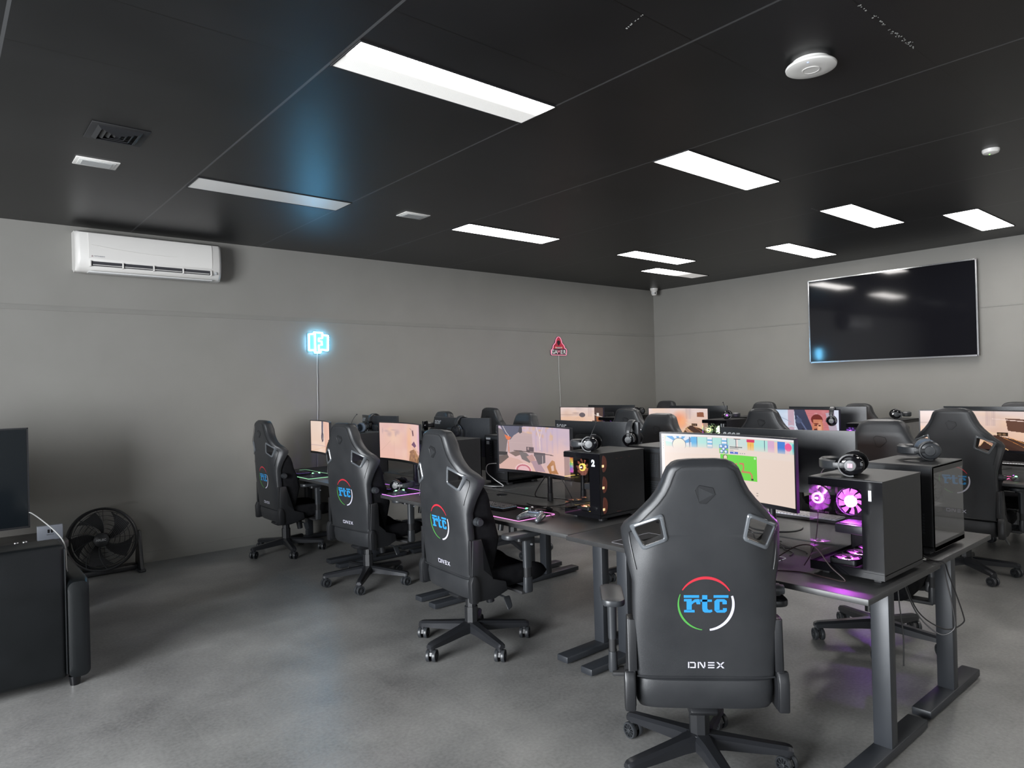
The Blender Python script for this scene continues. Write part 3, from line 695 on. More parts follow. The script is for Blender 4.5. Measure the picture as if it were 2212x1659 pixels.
for x0, y0, y1, rot, lab in desks:
    w = round(y1-y0, 3)
    t = make_desk(w)
    t.location = (x0+.374, (y0+y1)/2, 0); t.rotation_euler = (0, 0, PI*rot); tag(t, 'black '+lab, 'desk', 'black computer desks in double rows')

# ================================================================ SCREEN PICTURES (painted with numpy, carried as face colours of the glowing panel)
class Pic:
    def __init__(s, w, h, c): s.w = w; s.h = h; s.a = np.zeros((h, w, 3)); s.a[:] = c; s.X, s.Y = np.meshgrid((np.arange(w)+.5)/w, (np.arange(h)+.5)/h)
    def put(s, m, c, al=1.0): m = (m*al)[..., None]; s.a = s.a*(1-m)+np.array(c)*m; return s
    def rect(s, x0, y0, x1, y1, c, al=1): return s.put(((s.X >= x0) & (s.X < x1) & (s.Y >= y0) & (s.Y < y1)).astype(float), c, al)
    def ell(s, cx, cy, rx, ry, c, al=1, soft=0, hole=0):
        d = np.sqrt(((s.X-cx)/rx)**2+((s.Y-cy)/ry)**2)
        m = np.clip((1-d)/soft, 0, 1) if soft else (d < 1).astype(float)
        if hole: m = m*(d > hole)
        return s.put(m, c, al)
    def poly(s, pts, c, al=1):
        m = np.zeros_like(s.X, bool); k = len(pts)
        for i in range(k):
            x0, y0 = pts[i]; x1, y1 = pts[(i+1) % k]
            if y0 == y1: continue
            m ^= ((y0 > s.Y) != (y1 > s.Y)) & (s.X < (x1-x0)*(s.Y-y0)/(y1-y0)+x0)
        return s.put(m.astype(float), c, al)
    def line(s, pts, w, c, al=1, ar=2.33):
        m = np.zeros_like(s.X)
        for (x0, y0), (x1, y1) in zip(pts, pts[1:]):
            dx, dy = (x1-x0)*ar, y1-y0; l = dx*dx+dy*dy+1e-9
            t = np.clip(((s.X-x0)*ar*dx+(s.Y-y0)*dy)/l, 0, 1); m = np.maximum(m, (np.hypot((s.X-x0)*ar-t*dx, (s.Y-y0)-t*dy) < w).astype(float))
        return s.put(m, c, al)
    def grad(s, c0, c1, y0=0, y1=1):
        t = np.clip((s.Y-y0)/(y1-y0), 0, 1)[..., None]; s.a = np.array(c0)*(1-t)+np.array(c1)*t; return s
    def blobs(s, seed, n, pal, al=.3, sz=.12, box=(0, 0, 1, 1)):
        g = np.random.RandomState(seed)
        for _ in range(n): s.ell(box[0]+g.rand()*(box[2]-box[0]), box[1]+g.rand()*(box[3]-box[1]), sz*(.3+g.rand()), sz*(.3+g.rand())*1.6, pal[g.randint(len(pal))], al, .8)
        return s
    def lin(s): a = np.clip(s.a, 0, 1); return np.where(a < .04045, a/12.92, ((a+.055)/1.055)**2.4)
def pic_desktop(w, h):     # y down from the top, x left to right
    p = Pic(w, h, (.93, .85, .80)); 
    hd = .215
    p.rect(.0, 0, 1, .03, (.96, .94, .95)); p.rect(0, 0, .022, 1, (.97, .93, .93))
    p.rect(.03, .04, 1, hd, (.70, .90, .87))
    for k in range(9):
        a = PI*(k/9); p.poly([(.13, .17), (.13+.105*math.cos(a-.17), .17-.24*math.sin(a-.17)), (.13+.105*math.cos(a+.17), .17-.24*math.sin(a+.17))], (.30, .62, .86) if k % 2 else (.88, .90, .95))
    p.rect(.03, 0, .24, .04, (.93, .92, .93)); p.ell(.13, .18, .052, .115, (.25, .35, .5)); p.ell(.13, .18, .047, .105, (.93, .91, .84))
    p.rect(.205, .045, .215, .22, (.35, .45, .6)); p.rect(.222, .04, .262, hd, (.30, .68, .90)); p.rect(.262, .04, .267, .21, (.25, .3, .5))
    for x in (.36, .47):
        for k in range(6): p.rect(x-.018, .04+k*.03, x+.018, .07+k*.03, (.45, .72, .9) if k % 2 else (.95, .95, .98))
        p.rect(x-.022, .04, x-.019, .21, (.3, .35, .5)); p.rect(x+.019, .04, x+.022, .21, (.3, .35, .5))
    p.rect(.505, .04, .64, hd, (.80, .88, .87)); p.line([(.545, .045), (.59, .045)], .006, (.3, .25, .35)); p.rect(.562, .05, .575, .19, (.95, .88, .86)); p.rect(.557, .05, .561, .19, (.3, .25, .35))
    p.rect(.64, .04, .70, .085, (.85, .10, .36)); p.rect(.645, .085, .695, .21, (.96, .74, .34)); p.rect(.669, .1, .672, .21, (.8, .5, .2))
    p.rect(.80, .04, .85, hd, (.86, .68, .82)); p.rect(.775, .04, .779, .2, (.25, .3, .45)); p.rect(.85, .05, .875, hd, (.95, .80, .75))
    p.rect(.875, .04, .93, hd, (.25, .50, .85)); p.rect(.93, .04, .965, hd, (.95, .75, .85)); p.ell(.955, .115, .026, .06, (.95, .35, .60)); p.rect(.985, .06, 1, hd, (.35, .75, .80))
    t = np.clip((p.Y-.13)/(.25-.13), 0, 1)*(p.Y < .32); p.put(t, (.93, .86, .82), 1)
    p.rect(0, 0, .022, 1, (.97, .93, .93))
    for k in range(5): p.ell(.012, .07+k*.045, .003, .006, (.3, .3, .4), .7)
    # app tile, caption, buttons, advert
    p.rect(.43, .145, .50, .29, (.55, .80, .42)); p.rect(.43, .145, .50, .205, (.40, .62, .82))
    for cx, cy in ((.447, .175), (.482, .18), (.465, .215), (.45, .255), (.482, .26)): p.ell(cx, cy, .013, .03, (.30, .45, .75)); p.ell(cx-.002, cy-.003, .009, .02, (.90, .94, .98))
    for y, x1, c in ((.168, .60, .25), (.196, .57, .45), (.222, .54, .6)):
        for x in np.arange(.512, x1, .0095): p.rect(x, y, x+.0075, y+(.014 if c < .3 else .009), (c, c*.95, c))
    p.rect(.512, .25, .575, .285, (.33, .43, .80)); p.ell(.543, .266, .005, .008, (.95, .95, 1))
    for x in (.59, .606, .622): p.ell(x, .268, .0035, .008, (.55, .55, .6))
    p.rect(.437, .30, .715, .69, (.42, .86, .25))
    p.ell(.475, .345, .017, .042, (.35, .2, .12)); p.ell(.476, .347, .013, .034, (.92, .86, .76))
    br = (.80, .50, .34)
    pt = [(.478, .38), (.485, .43), (.50, .455), (.535, .455)]; p.line(pt, .017, (.85, .78, .4)); p.line(pt, .013, br)
    pt = [(.535, .50), (.54, .455), (.56, .44)]; p.line(pt, .013, br); pt = [(.585, .43), (.61, .43), (.613, .50), (.60, .56)]; p.line(pt, .013, br)
    pt = [(.60, .56), (.66, .56), (.675, .60), (.676, .66)]; p.line(pt, .013, br); p.rect(.668, .65, .685, .68, (.2, .2, .15)); p.ell(.70, .33, .008, .018, (.8, .95, .75))
    for y in (.86, .9): p.rect(.705, y, .72, y+.012, (.6, .55, .52))
    return p
def pic_street(w, h, seed=1, x=0):    # warm dusty street with a dark weapon in the lower right
    p = Pic(w, h, (.93, .78, .70)); p.grad((.92, .84, .82), (.93, .74, .62))
    p.blobs(seed, 26, [(.96, .86, .80), (.85, .70, .62), (.98, .82, .68), (.80, .72, .72)], .35, .14)
    p.rect(0, .30, .45, .34, (.70, .60, .56), .5); p.poly([(0, .42), (.5, .36), (.62, 1), (0, 1)], (.95, .78, .66), .6)
    for k in range(6): p.line([(.1*k, 1), (.35+.03*k, .42)], .004, (.80, .62, .50), .5)
    for k in range(8): p.rect(.60+k*.012, 0, .606+k*.012, .38, (.76, .66, .66), .6)
    p.ell(.32, .25, .10, .05, (.70, .60, .58), .6, .5)
    return p
def pic_gun(p, col=(.36, .24, .18), hi=(.98, .80, .55)):
    p.poly([(.52, .98), (.60, .72), (.66, .66), (.92, .86), (1, 1), (.5, 1)], col)
    p.poly([(.60, .70), (.68, .62), (1, .80), (1, 1), (.92, 1)], (.30, .20, .16))
    p.line([(.60, .70), (.80, 1)], .006, hi); p.line([(.545, .92), (.60, .71), (.66, .66)], .005, hi)
    p.poly([(.58, .78), (.62, .74), (.74, .95), (.70, .99)], (.72, .55, .48)); p.line([(.58, .78), (.62, .74), (.74, .95), (.70, .99), (.58, .78)], .005, hi)
    p.rect(.70, .55, .80, .64, (.22, .15, .10)); p.ell(.725, .60, .014, .03, (.5, .38, .28)); p.ell(.765, .60, .014, .03, (.5, .38, .28))
    p.line([(.60, .52), (.70, .60)], .009, (.95, .85, .70)); p.line([(.80, .66), (1, .86)], .006, (.90, .62, .30)); p.line([(.74, .66), (1, .98)], .004, (.85, .55, .28))
    return p
def pic_kneel(w, h):
    p = Pic(w, h, (.85, .72, .74)); p.grad((.80, .72, .80), (.93, .76, .70))
    p.blobs(5, 20, [(.88, .76, .78), (.92, .78, .74), (.74, .68, .78)], .3, .14)
    for k in range(7): p.rect(.30+k*.08, 0, .325+k*.08, .55, (.76, .68, .78), .45)
    p.blobs(9, 26, [(.93, .72, .42), (.90, .66, .36)], .35, .035, (.30, 0, .72, .26))
    p.line([(.48, 0), (.52, .22), (.53, .5)], .012, (.93, .84, .82)); p.line([(.57, 0), (.53, .25)], .008, (.93, .84, .82))
    p.poly([(.08, .55), (.14, .25), (.22, .12), (.42, .17), (.43, .60), (.08, .62)], (.78, .68, .68))
    for k in range(12): p.rect(.13, .2+k*.03, .42, .206+k*.03, (.70, .60, .62), .5)
    p.poly([(0, .05), (.06, .1), (.11, .3), (.08, .62), (.07, .85), (0, .9)], (.48, .44, .44))
    p.poly([(.02, 0), (.30, 0), (.26, .12), (.18, .22), (.14, .32), (.08, .22)], (.38, .38, .46)); p.line([(.05, 0), (.09, .15), (.14, .28)], .006, (.9, .85, .85)); p.poly([(.07, .2), (.15, .26), (.12, .34), (.09, .3)], (.90, .48, .30)); p.line([(.115, .36), (.12, .62)], .010, (.86, .52, .40))
    p.poly([(.26, .0), (.29, .05), (.29, .14), (.26, .17), (.24, .12)], (.30, .28, .32))
    p.rect(.0, .60, .10, .68, (.22, .2, .2))
    p.poly([(.0, .72), (.10, .66), (.12, .74), (.02, .9), (0, .9)], (.42, .36, .34)); p.poly([(.12, .62), (.24, .55), (.30, .62), (.20, .70)], (.52, .44, .42))
    p.poly([(.0, .92), (.12, .72), (.24, .76), (.36, .92), (.40, 1), (0, 1)], (.86, .70, .66)); p.ell(.30, 1.0, .11, .16, (.95, .80, .80)); p.ell(.30, 1.0, .095, .135, (.78, .45, .50)); p.ell(.30, 1.0, .075, .105, (.92, .74, .76))
    p.poly([(.24, .56), (.34, .60), (.42, .72), (.38, .82), (.28, .75)], (.50, .46, .46)); p.line([(.18, .56), (.72, .60)], .009, (.36, .30, .30)); p.rect(.34, .46, .44, .56, (.42, .36, .38)); p.ell(.365, .50, .012, .03, (.7, .6, .6)); p.rect(.44, .57, .60, .66, (.40, .36, .38))
    p.poly([(.34, .68), (.42, .62), (.46, .74), (.40, .82)], (.78, .62, .60)); p.poly([(.40, .78), (.50, .74), (.60, .98), (.46, 1)], (.72, .60, .64)); p.poly([(.44, .62), (.60, .60), (.60, .78), (.50, .84)], (.46, .42, .44)); p.line([(.56, .64), (.56, .82)], .008, (.88, .80, .80))
    p.poly([(.62, .86), (.70, .70), (.74, .72), (.76, .88), (.80, .98), (.66, 1)], (.72, .50, .32)); p.poly([(.68, .84), (.72, .80), (.73, .92), (.69, .94)], (.9, .76, .7))
    p.ell(.82, .62, .2, .35, (.95, .78, .72), .5, .8)
    return p
def pic_dust(w, h):
    p = Pic(w, h, (.93, .76, .70)); p.grad((.92, .77, .74), (.95, .76, .70)); p.blobs(3, 22, [(.96, .82, .78), (.90, .70, .68), (.98, .82, .70)], .35, .14)
    p.blobs(4, 6, [(.74, .64, .66)], .5, .06, (.05, .16, .35, .32)); p.ell(.64, .5, .10, .7, (.98, .74, .52), .5, .8); p.rect(.27, .5, .272, 1, (.75, .58, .52), .6)
    p.line([(.02, .8), (.2, .5)], .003, (.7, .55, .5), .6)
    p.poly([(.72, .18), (.76, .15), (.78, .30), (.74, .32)], (.45, .32, .34)); p.line([(.66, .12), (.75, .2)], .006, (.5, .4, .45)); p.poly([(.70, .55), (.78, .45), (.86, .56), (.80, .62)], (.45, .30, .42))
    p.poly([(.62, 1), (.66, .72), (.78, .66), (1, .9), (1, 1)], (.62, .45, .34)); p.blobs(6, 30, [(.85, .66, .45), (.45, .32, .26)], .5, .03, (.64, .7, .98, 1))
    for k in range(6): p.line([(.74+k*.02, .62), (.86+k*.03, 1)], .006, (.95, .74, .45) if k % 2 else (.6, .38, .2))
    p.ell(.97, .4, .10, .5, (.68, .50, .85), .35, .8)
    return p
def pic_red(w, h):
    p = Pic(w, h, (.85, .88, .95)); p.blobs(2, 20, [(.75, .82, .92), (.92, .92, .97), (.66, .78, .86)], .4, .12, (0, 0, .45, 1))
    p.rect(.32, 0, .40, 1, (.78, .66, .72)); p.line([(.18, .18), (.36, .40)], .010, (.62, .66, .74))
    p.rect(.52, 0, 1, 1, (.80, .48, .50))
    for k in range(12): p.rect(.52, k*.06, 1, k*.06+.006, (.70, .40, .42), .7)
    p.blobs(8, 14, [(.86, .62, .62), (.9, .74, .74)], .4, .04, (.55, 0, 1, .7)); p.poly([(.82, .1), (1, 0), (1, 1), (.9, 1)], (.72, .66, .72)); p.poly([(.93, 0), (1, 0), (1, 1)], (.86, .88, .95))
    p.poly([(.40, 0), (.54, 0), (.64, .60), (.66, 1), (.52, 1), (.42, .5)], (.22, .24, .34)); p.line([(.44, .2), (.60, .8)], .02, (.38, .42, .56)); p.line([(.50, .6), (.62, .78)], .014, (.08, .08, .14)); p.ell(.46, .35, .04, .09, (.3, .34, .46))
    p.ell(.36, .72, .09, .22, (.80, .82, .88), 1, 0, .78); p.poly([(.33, .9), (.37, .66), (.41, .95)], (.93, .94, .97))
    p.ell(.71, .55, .075, .34, (.80, .50, .38)); p.ell(.70, .30, .078, .16, (.45, .14, .10)); p.rect(.65, .30, .77, .42, (.80, .50, .38)); p.ell(.735, .56, .035, .22, (.95, .72, .58), .8, .5)
    p.rect(.665, .46, .70, .50, (.30, .12, .10)); p.rect(.72, .47, .75, .51, (.36, .16, .12)); p.poly([(.66, .60), (.70, .58), (.71, .72), (.67, .76)], (.35, .14, .12)); p.poly([(.77, .72), (.90, .86), (.90, 1), (.74, 1)], (.90, .66, .30))
    return p
def pic_fire(w, h):
    p = pic_street(w, h, 4); p.ell(.50, .42, .16, .40, (1.0, .55, .36), .75, .9); p.ell(.54, .50, .09, .26, (1.0, .72, .52), .8, .8); p.poly([(.80, .14), (.92, .12), (.93, .30), (.80, .30)], (.58, .36, .26)); p.line([(.72, .12), (.98, .12)], .006, (.95, .88, .90)); return pic_gun(p)
def pic_hall(w, h):
    p = pic_street(w, h, 12); p.rect(.76, 0, 1, .60, (.34, .26, .24)); p.rect(.82, .22, .88, .36, (.92, .88, .84)); p.line([(.75, .30), (.98, .38)], .010, (.95, .88, .84)); p.poly([(.80, .36), (.92, .38), (.92, .6), (.82, .6)], (.60, .36, .22)); p.ell(.46, .32, .07, .10, (.42, .38, .40)); return pic_gun(p)
def pic_wide(w, h):
    p = pic_street(w, h, 21); p.ell(.42, .45, .16, .35, (1, .80, .60), .7, .8); p.poly([(.78, .18), (1, .2), (1, .55), (.80, .5)], (.40, .26, .20)); p.line([(.66, .20), (1, .26)], .01, (.95, .84, .80)); return pic_gun(p, (.26, .17, .14))
def pic_scope(w, h):
    p = pic_dust(w, h); p.a[:] = Pic(w, h, 0).a; p.grad((.93, .84, .78), (.95, .82, .74)); p.blobs(31, 16, [(.98, .88, .82), (.90, .80, .76)], .4, .14)
    p.rect(.0, .78, 1, .80, (.7, .62, .66), .5); p.line([(0, 1), (.5, .8)], .004, (.9, .7, .5)); p.poly([(.35, 0), (.42, 0), (.40, .5), (.36, .7), (.34, .5)], (.36, .34, .42)); p.ell(.38, .50, .05, .16, (.30, .28, .34), 1, 0, .6); p.poly([(.42, 0), (1, 0), (1, 1), (.5, 1)], (.88, .62, .54), .5); return pic_gun(p)
m_scr = bpy.data.materials.new('screen_glow'); m_scr.use_nodes = True; b = m_scr.node_tree.nodes['Principled BSDF']
b.inputs['Base Color'].default_value = (.01, .01, .01, 1); b.inputs['Roughness'].default_value = .35
at = N(m_scr, 'ShaderNodeAttribute'); at.attribute_name = 'picture'; L(m_scr, at.outputs['Color'], b.inputs['Emission Color']); b.inputs['Emission Strength'].default_value = .92/2**SC.view_settings.exposure
MW, MH, SAG = .81, .345, .055
def bend(y): return -SAG*(y/(MW/2))**2
def curved(y0, y1, z0, z1, xo, xi, n=24):   # a curved slab, xo front offset, xi back offset
    mb = MB(); rings = []
    for i in range(n+1):
        y = y0+(y1-y0)*i/n; rings.append([(bend(y)+xo, y, z0), (bend(y)+xi, y, z0), (bend(y)+xi, y, z1), (bend(y)+xo, y, z1)])
    return mb.loft(rings)
def make_monitor(pic, res):
    t = empty('monitor')
    curved(-MW/2, MW/2, 0, MH, .004, .020).build('shell', m_mon, t, ang=40)
    f = MB()
    for a in (curved(-MW/2, MW/2, MH-.008, MH, -.004, .004), curved(-MW/2, MW/2, 0, .020, -.004, .004), curved(-MW/2, -MW/2+.008, .02, MH-.008, -.004, .004, 2), curved(MW/2-.008, MW/2, .02, MH-.008, -.004, .004, 2)): f.add(a.v, a.f)
    f.build('bezel', m_bez, t, False)
    w, h = res; sw_, z0, z1 = MW-.016, .02, MH-.008
    ys = np.linspace(sw_/2, -sw_/2, w+1); zs = np.linspace(z1, z0, h+1)
    V = np.zeros((h+1, w+1, 3)); V[..., 1] = ys[None]; V[..., 0] = (-SAG*(ys/(MW/2))**2)[None]-.001; V[..., 2] = zs[:, None]
    idx = np.arange((h+1)*(w+1)).reshape(h+1, w+1)
    F = np.stack([idx[:-1, :-1], idx[1:, :-1], idx[1:, 1:], idx[:-1, 1:]], -1).reshape(-1, 4)
    me = bpy.data.meshes.new('screen'); me.vertices.add(V.size//3); me.vertices.foreach_set('co', V.reshape(-1)); me.loops.add(F.size); me.loops.foreach_set('vertex_index', F.reshape(-1))
    me.polygons.add(len(F)); me.polygons.foreach_set('loop_start', np.arange(len(F))*4); me.update(calc_edges=True); me.materials.append(m_scr)
    at = me.color_attributes.new('picture', 'FLOAT_COLOR', 'CORNER'); c = pic(w, h).lin().reshape(-1, 3); c = np.repeat(np.c_[c, np.ones(len(c))], 4, 0); at.data.foreach_set('color', c.reshape(-1).astype(np.float32))
    o = bpy.data.objects.new('screen', me); COL.objects.link(o); o.parent = t
    # rear hub, stand
    MB().prism(rrect(.24, .16, .03), .018, .05, lambda u, v, h_: (h_, u, v+.17), b=.006).build('rear_hub', m_mon, t)
    MB().cyl((.10, 0, .12), (.10, 0, -.172), .018, .018, 20).cyl((.05, 0, .17), (.10, 0, .17), .03, .03, 16).cyl((.10, 0, .20), (.10, 0, .12), .024, .024, 16).build('stand_pole', m_pl, t)
    text_mb('acer', .075, lambda u, v, h_: (bend(u-.325)+.0208, u-.325, v+MH-.042), 0, shear=.25, bold=.0012).build('lettering', m_acer, t, False, recalc=False)
    MB().lathe([(.142, -.20), (.145, -.197), (.142, -.193), (.03, -.188), (0, -.188)], c=(.07, 0, 0), n=40).cyl((.10, 0, -.19), (.10, 0, -.135), .022, .020, 20).build('stand_base', m_desk, t)
    return t
HI, LO = (300, 128), (200, 86)
mons = [
 (3.11, 1.972, -.063, .962, pic_desktop, (420, 180), 'curved monitor glowing pale beige with a green advert, nearest and brightest'),
 (3.245, 3.566, -.058, .955, pic_kneel, HI, 'curved monitor showing two arms holding a rifle in pink haze'),
 (3.13, 5.165, -.10, .945, pic_dust, HI, 'curved monitor with a plain pinkish dusty picture, between the second and third chairs'),
 (3.04, 6.54, -.20, .935, pic_scope, LO, 'curved monitor nearest the left wall with a white cable below it'),
 (3.69, 2.008, PI, .952, pic_dust, (60, 25), 'monitor seen from its dark back, right behind the brightest one'),
 (3.69, 3.474, PI+.02, .965, pic_fire, (60, 25), 'monitor seen from its dark back with a headset hanging on its right corner'),
 (3.69, 5.145, PI+.05, .962, pic_hall, (60, 25), 'monitor seen from its back, lit blue, with a headset over its top edge'),
 (3.69, 6.665, PI-.04, .957, pic_wide, (60, 25), 'monitor seen from its back close to the left wall, headset band on top'),
 (6.70, 1.90, 0, .938, pic_wide, LO, 'curved monitor with an orange lit battlefield at the right edge'),
 (6.70, 3.402, -.008, .935, pic_red, LO, 'curved monitor showing a man with short red hair'),
 (6.70, 4.88, .06, .937, pic_fire, LO, 'curved monitor showing an orange explosion'),
 (6.70, 6.43, -.008, .938, pic_hall, LO, 'curved monitor showing a pale hallway, under the GAMER sign cable'),
 (7.28, 1.92, PI, .945, pic_dust, (40, 17), 'dark monitor back behind the orange battlefield screen at the right edge'),
 (7.28, 3.44, PI+.06, .935, pic_dust, (40, 17), 'dark monitor back behind the red haired man screen'),
 (7.28, 5.065, PI+.057, .938, pic_dust, (40, 17), 'dark monitor back behind the explosion screen'),
 (7.28, 6.50, PI+.06, .940, pic_dust, (40, 17), 'dark monitor back behind the pale hallway screen')]
for x, y, a, z, pic, res, lab in mons:
    t = make_monitor(pic, res); t.location = (x, y, z); t.rotation_euler = (0, 0, a); tag(t, lab, 'monitor', 'curved monitors on the desks')
    if y == 6.54:
        for ch in t.children:
            if ch.name.startswith('stand'): ch.location.x += .07
    for ch in t.children:      # stand height follows the panel height
        n_ = ch.name.split('.')[0]
        if n_ == 'stand_base': ch.location.z = .7505-(z-.20)
        if n_ == 'stand_pole': ch.scale = (1, 1, 1)

# ================================================================ COMPUTER CASES (front at -X, clear side at +Y)
def fan(parent, c, axis, r, glow, core, blade, hub=None):
    f = MB(); ax = {'X': Matrix.Identity(4), 'Z': Matrix.Rotation(-PI/2, 4, 'Y'), 'Y': Matrix.Rotation(PI/2, 4, 'Z')}[axis]; T = Matrix.Translation(c) @ ax
    fr = MB(); pts = rrect(2*r+.006, 2*r+.006, .012, 3)
    fr.loft([[T @ Vector((x, u, v)) for u, v in pts] for x in (-.012, .012)], False)
    n = 28; fr.loft([[T @ Vector((x, r*math.cos(2*PI*i/n), r*math.sin(2*PI*i/n))) for i in range(n)] for x in (-.012, .012)], False)
    o = fr.build('fan_frame', m_pl, parent, False)
    bl = MB()
    for k in range(9):
        a = 2*PI*k/9; pr = []
        for q in (0, .5, 1):
            rr = r*.36+(r*.94-r*.36)*q; a0 = a+q*.25
            pr.append([T @ Vector((-.006, rr*math.cos(a0), rr*math.sin(a0))), T @ Vector((.006, rr*math.cos(a0+.48), rr*math.sin(a0+.48))), T @ Vector((.007, rr*math.cos(a0+.48), rr*math.sin(a0+.48))), T @ Vector((-.005, rr*math.cos(a0), rr*math.sin(a0)))])
        bl.loft(pr)
    bl.build('fan_blades', blade, o, False)
    if core:
        n = 28; MB().lathe([(r*.26, -.009), (r*.42, -.009), (r*.42, .004), (r*.26, .004), (r*.26, -.009)], axis='X', n=n, M=T).build('light_ring', core, o)
    MB().lathe([(r*.27, -.011), (r*.27, .008), (0, .008)], axis='X', n=20, M=T).build('fan_hub', m_plm, o)
    return o
def led_mats(key):
    P = {'pink': ((1.0, .38, .92), (.80, .12, 1.0), (.30, .10, .9)), 'gold': ((1.0, .75, .15), (1.0, .35, .25), (.8, .3, .2)), 'blue': ((.25, .2, 1), (.35, .25, 1.0), (.2, .15, .9)), 'green': ((.8, 1, .35), (.6, .9, .5), (.2, .5, .4)), 'violet': ((.85, .15, 1), (.45, .15, 1), (.35, .12, .9)), 'off': (None,)*3}[key]
    return P
def make_case(key, num=None, perf=False, rear_detail=False):
    t = empty('computer_case'); Lx, Wy, H = .20, .15, .415
    c1, c2, c3 = led_mats(key)
    b = MB(); b.box(-Lx, Lx, -Wy, Wy, H-.012, H-.0, .002)                # top lid
    b.box(-Lx, Lx, -Wy, Wy, .022, .045, .002)                           # floor
    b.box(-Lx, Lx, -Wy, -Wy+.008, .04, H-.01)                           # solid side
    b.box(Lx-.008, Lx, -Wy, Wy, .04, H-.01)                             # back plate
    b.box(-Lx+.02, Lx, -Wy+.085, -Wy+.090, .045, H-.012)                # dividing wall
    b.build('shell', m_pc, t, False)
    for x in (-.16, .12):
        for y in (-.12, .09): MB().box(x, x+.05, y, y+.03, 0, .023, .004).build('foot', m_plm, t)
    # front: black glass strip + clear pane
    MB().box(-Lx-.004, -Lx, -Wy, -Wy+.082, .045, H-.004).box(-Lx-.004, -Lx, -Wy+.082, Wy, .022, .058).box(-Lx-.004, -Lx, -Wy+.082, Wy, H-.036, H-.004).box(-Lx-.004, -Lx, -Wy, -Wy+.082, .022, .046).build('front_border', m_gb, t, False)
    MB().box(-Lx-.004, -Lx, -Wy+.082, Wy-.0035, .058, H-.036).build('front_glass', m_glass, t, False)
    MB().box(-Lx+.0005, Lx-.01, Wy-.003, Wy, .055, H-.033).build('side_glass', m_glass, t, False)
    MB().box(-Lx, Lx, Wy-.003, Wy, .022, .055).box(-Lx, Lx, Wy-.003, Wy, H-.033, H-.004).box(Lx-.010, Lx, Wy-.003, Wy, .055, H-.033).build('side_border', m_gb, t, False)
    # innards
    MB().box(-.06, .17, -Wy+.091, -Wy+.096, .13, .36).build('motherboard', mat('board', (.02, .02, .024), .6), t, False)
    MB().box(-.09, .16, -Wy+.10, Wy-.055, .165, .205, .006).box(-.08, .15, -Wy+.11, Wy-.07, .205, .208).build('graphics_card', m_plg, t)
    if key != 'off':
        g3 = emis('glow_'+key, c2, 1.2); g1 = emis('ring_'+key, c1, 12); gb = mat('blade_'+key, tuple(.25*v for v in c2), .4, emit=c2, es=1.6)
        fan(t, (.03, .075, .285), 'X', .060, g3, g1, gb)
        fan(t, (.183, .02, .30), 'X', .055, g3, g1, gb)
        for x in (-.115, .0, .115): fan(t, (x, .03, .062), 'Z', .052, g3, g1, gb)
        MB().box(-.07, .12, -Wy+.10, -Wy+.104, .215, .221).build('light_strip', emis('strip_'+key, c1, 5), t, False)
        l = bpy.data.lights.new('case_light', 'POINT'); l.color = c2; l.energy = {'pink': 5, 'violet': 3.5, 'blue': 2.5}.get(key, .8); l.shadow_soft_size = .004
        lo = bpy.data.objects.new('case_light', l); lo.parent = t; lo.location = (.012, .075, .285); COL.objects.link(lo)
    else:
        fan(t, (.03, .075, .285), 'X', .060, None, None, mat('blade_grey', (.2, .2, .21), .4))
        fan(t, (.183, .02, .30), 'X', .055, None, None, mat('blade_grey', (.2, .2, .21), .4))
    if key in ('gold', 'green'):
        for k, y in enumerate((-.015, .0)):
            cols = [(1, .08, .1), (1, .5, .05), (.9, .9, .1), (.1, .9, .2), (.1, .6, .9), (.4, .15, 1), (.9, .1, .9)]
            q = MB()
            ms = [emis('ram_%d' % i, c, 5) for i, c in enumerate(cols)]
            for i in range(7): q.mat(6-i).box(-.018, -.013, y+.02, y+.028, .25+i*.016, .266+i*.016)
            q.build('memory_stick', ms, t, False)
    if num: text_mb(num, .052, lambda u, v, h: (-Lx-.0052, -Wy+.048-u, H-.062+v), 0, bold=.0035).build('number_sticker', m_stk, t, False, recalc=False)
    if perf:
        v = MB()
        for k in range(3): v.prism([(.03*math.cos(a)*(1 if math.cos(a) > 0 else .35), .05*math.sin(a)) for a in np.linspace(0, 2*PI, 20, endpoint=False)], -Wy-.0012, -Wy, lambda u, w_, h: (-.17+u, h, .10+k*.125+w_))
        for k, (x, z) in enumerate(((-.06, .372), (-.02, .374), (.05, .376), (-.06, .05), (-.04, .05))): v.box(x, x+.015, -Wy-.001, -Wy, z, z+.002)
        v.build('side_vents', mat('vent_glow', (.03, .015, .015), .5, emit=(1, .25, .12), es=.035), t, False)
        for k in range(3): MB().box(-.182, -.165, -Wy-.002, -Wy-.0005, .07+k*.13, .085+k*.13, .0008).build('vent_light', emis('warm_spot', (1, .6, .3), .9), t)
    # rear details
    r = MB()
    r.box(Lx, Lx+.002, -Wy+.01, Wy-.01, H-.035, H-.012)
    for i in range(9):
        for j in range(13): r.box(Lx, Lx+.0015, -.02+i*.013, -.011+i*.013, .22+j*.0115, .228+j*.0115)
    for i in range(7): r.box(Lx, Lx+.002, .0, .11, .10+i*.014, .108+i*.014)
    r.build('rear_grille', m_plg, t, False)
    p = MB().box(Lx, Lx+.004, -.085, -.045, .20, .37)
    for k in range(7): p.box(Lx+.004, Lx+.007, -.08, -.05, .215+k*.021, .228+k*.021)
    p.build('port_panel', m_met, t, False)
    MB().tube([(-.19, y, .4155) for y in (-.1, .1)], .0012, 4).build('lid_seam', m_plm, t)
    if rear_detail:
        MB().box(Lx+.002, Lx+.003, -.13, -.07, .375, .392).box(Lx+.002, Lx+.003, -.125, -.075, .335, .362).build('asset_sticker', m_stk, t, False)
        MB().box(Lx+.003, Lx+.0036, -.115, -.085, .342, .355).build('sticker_print', m_acer, t, False)
    return t
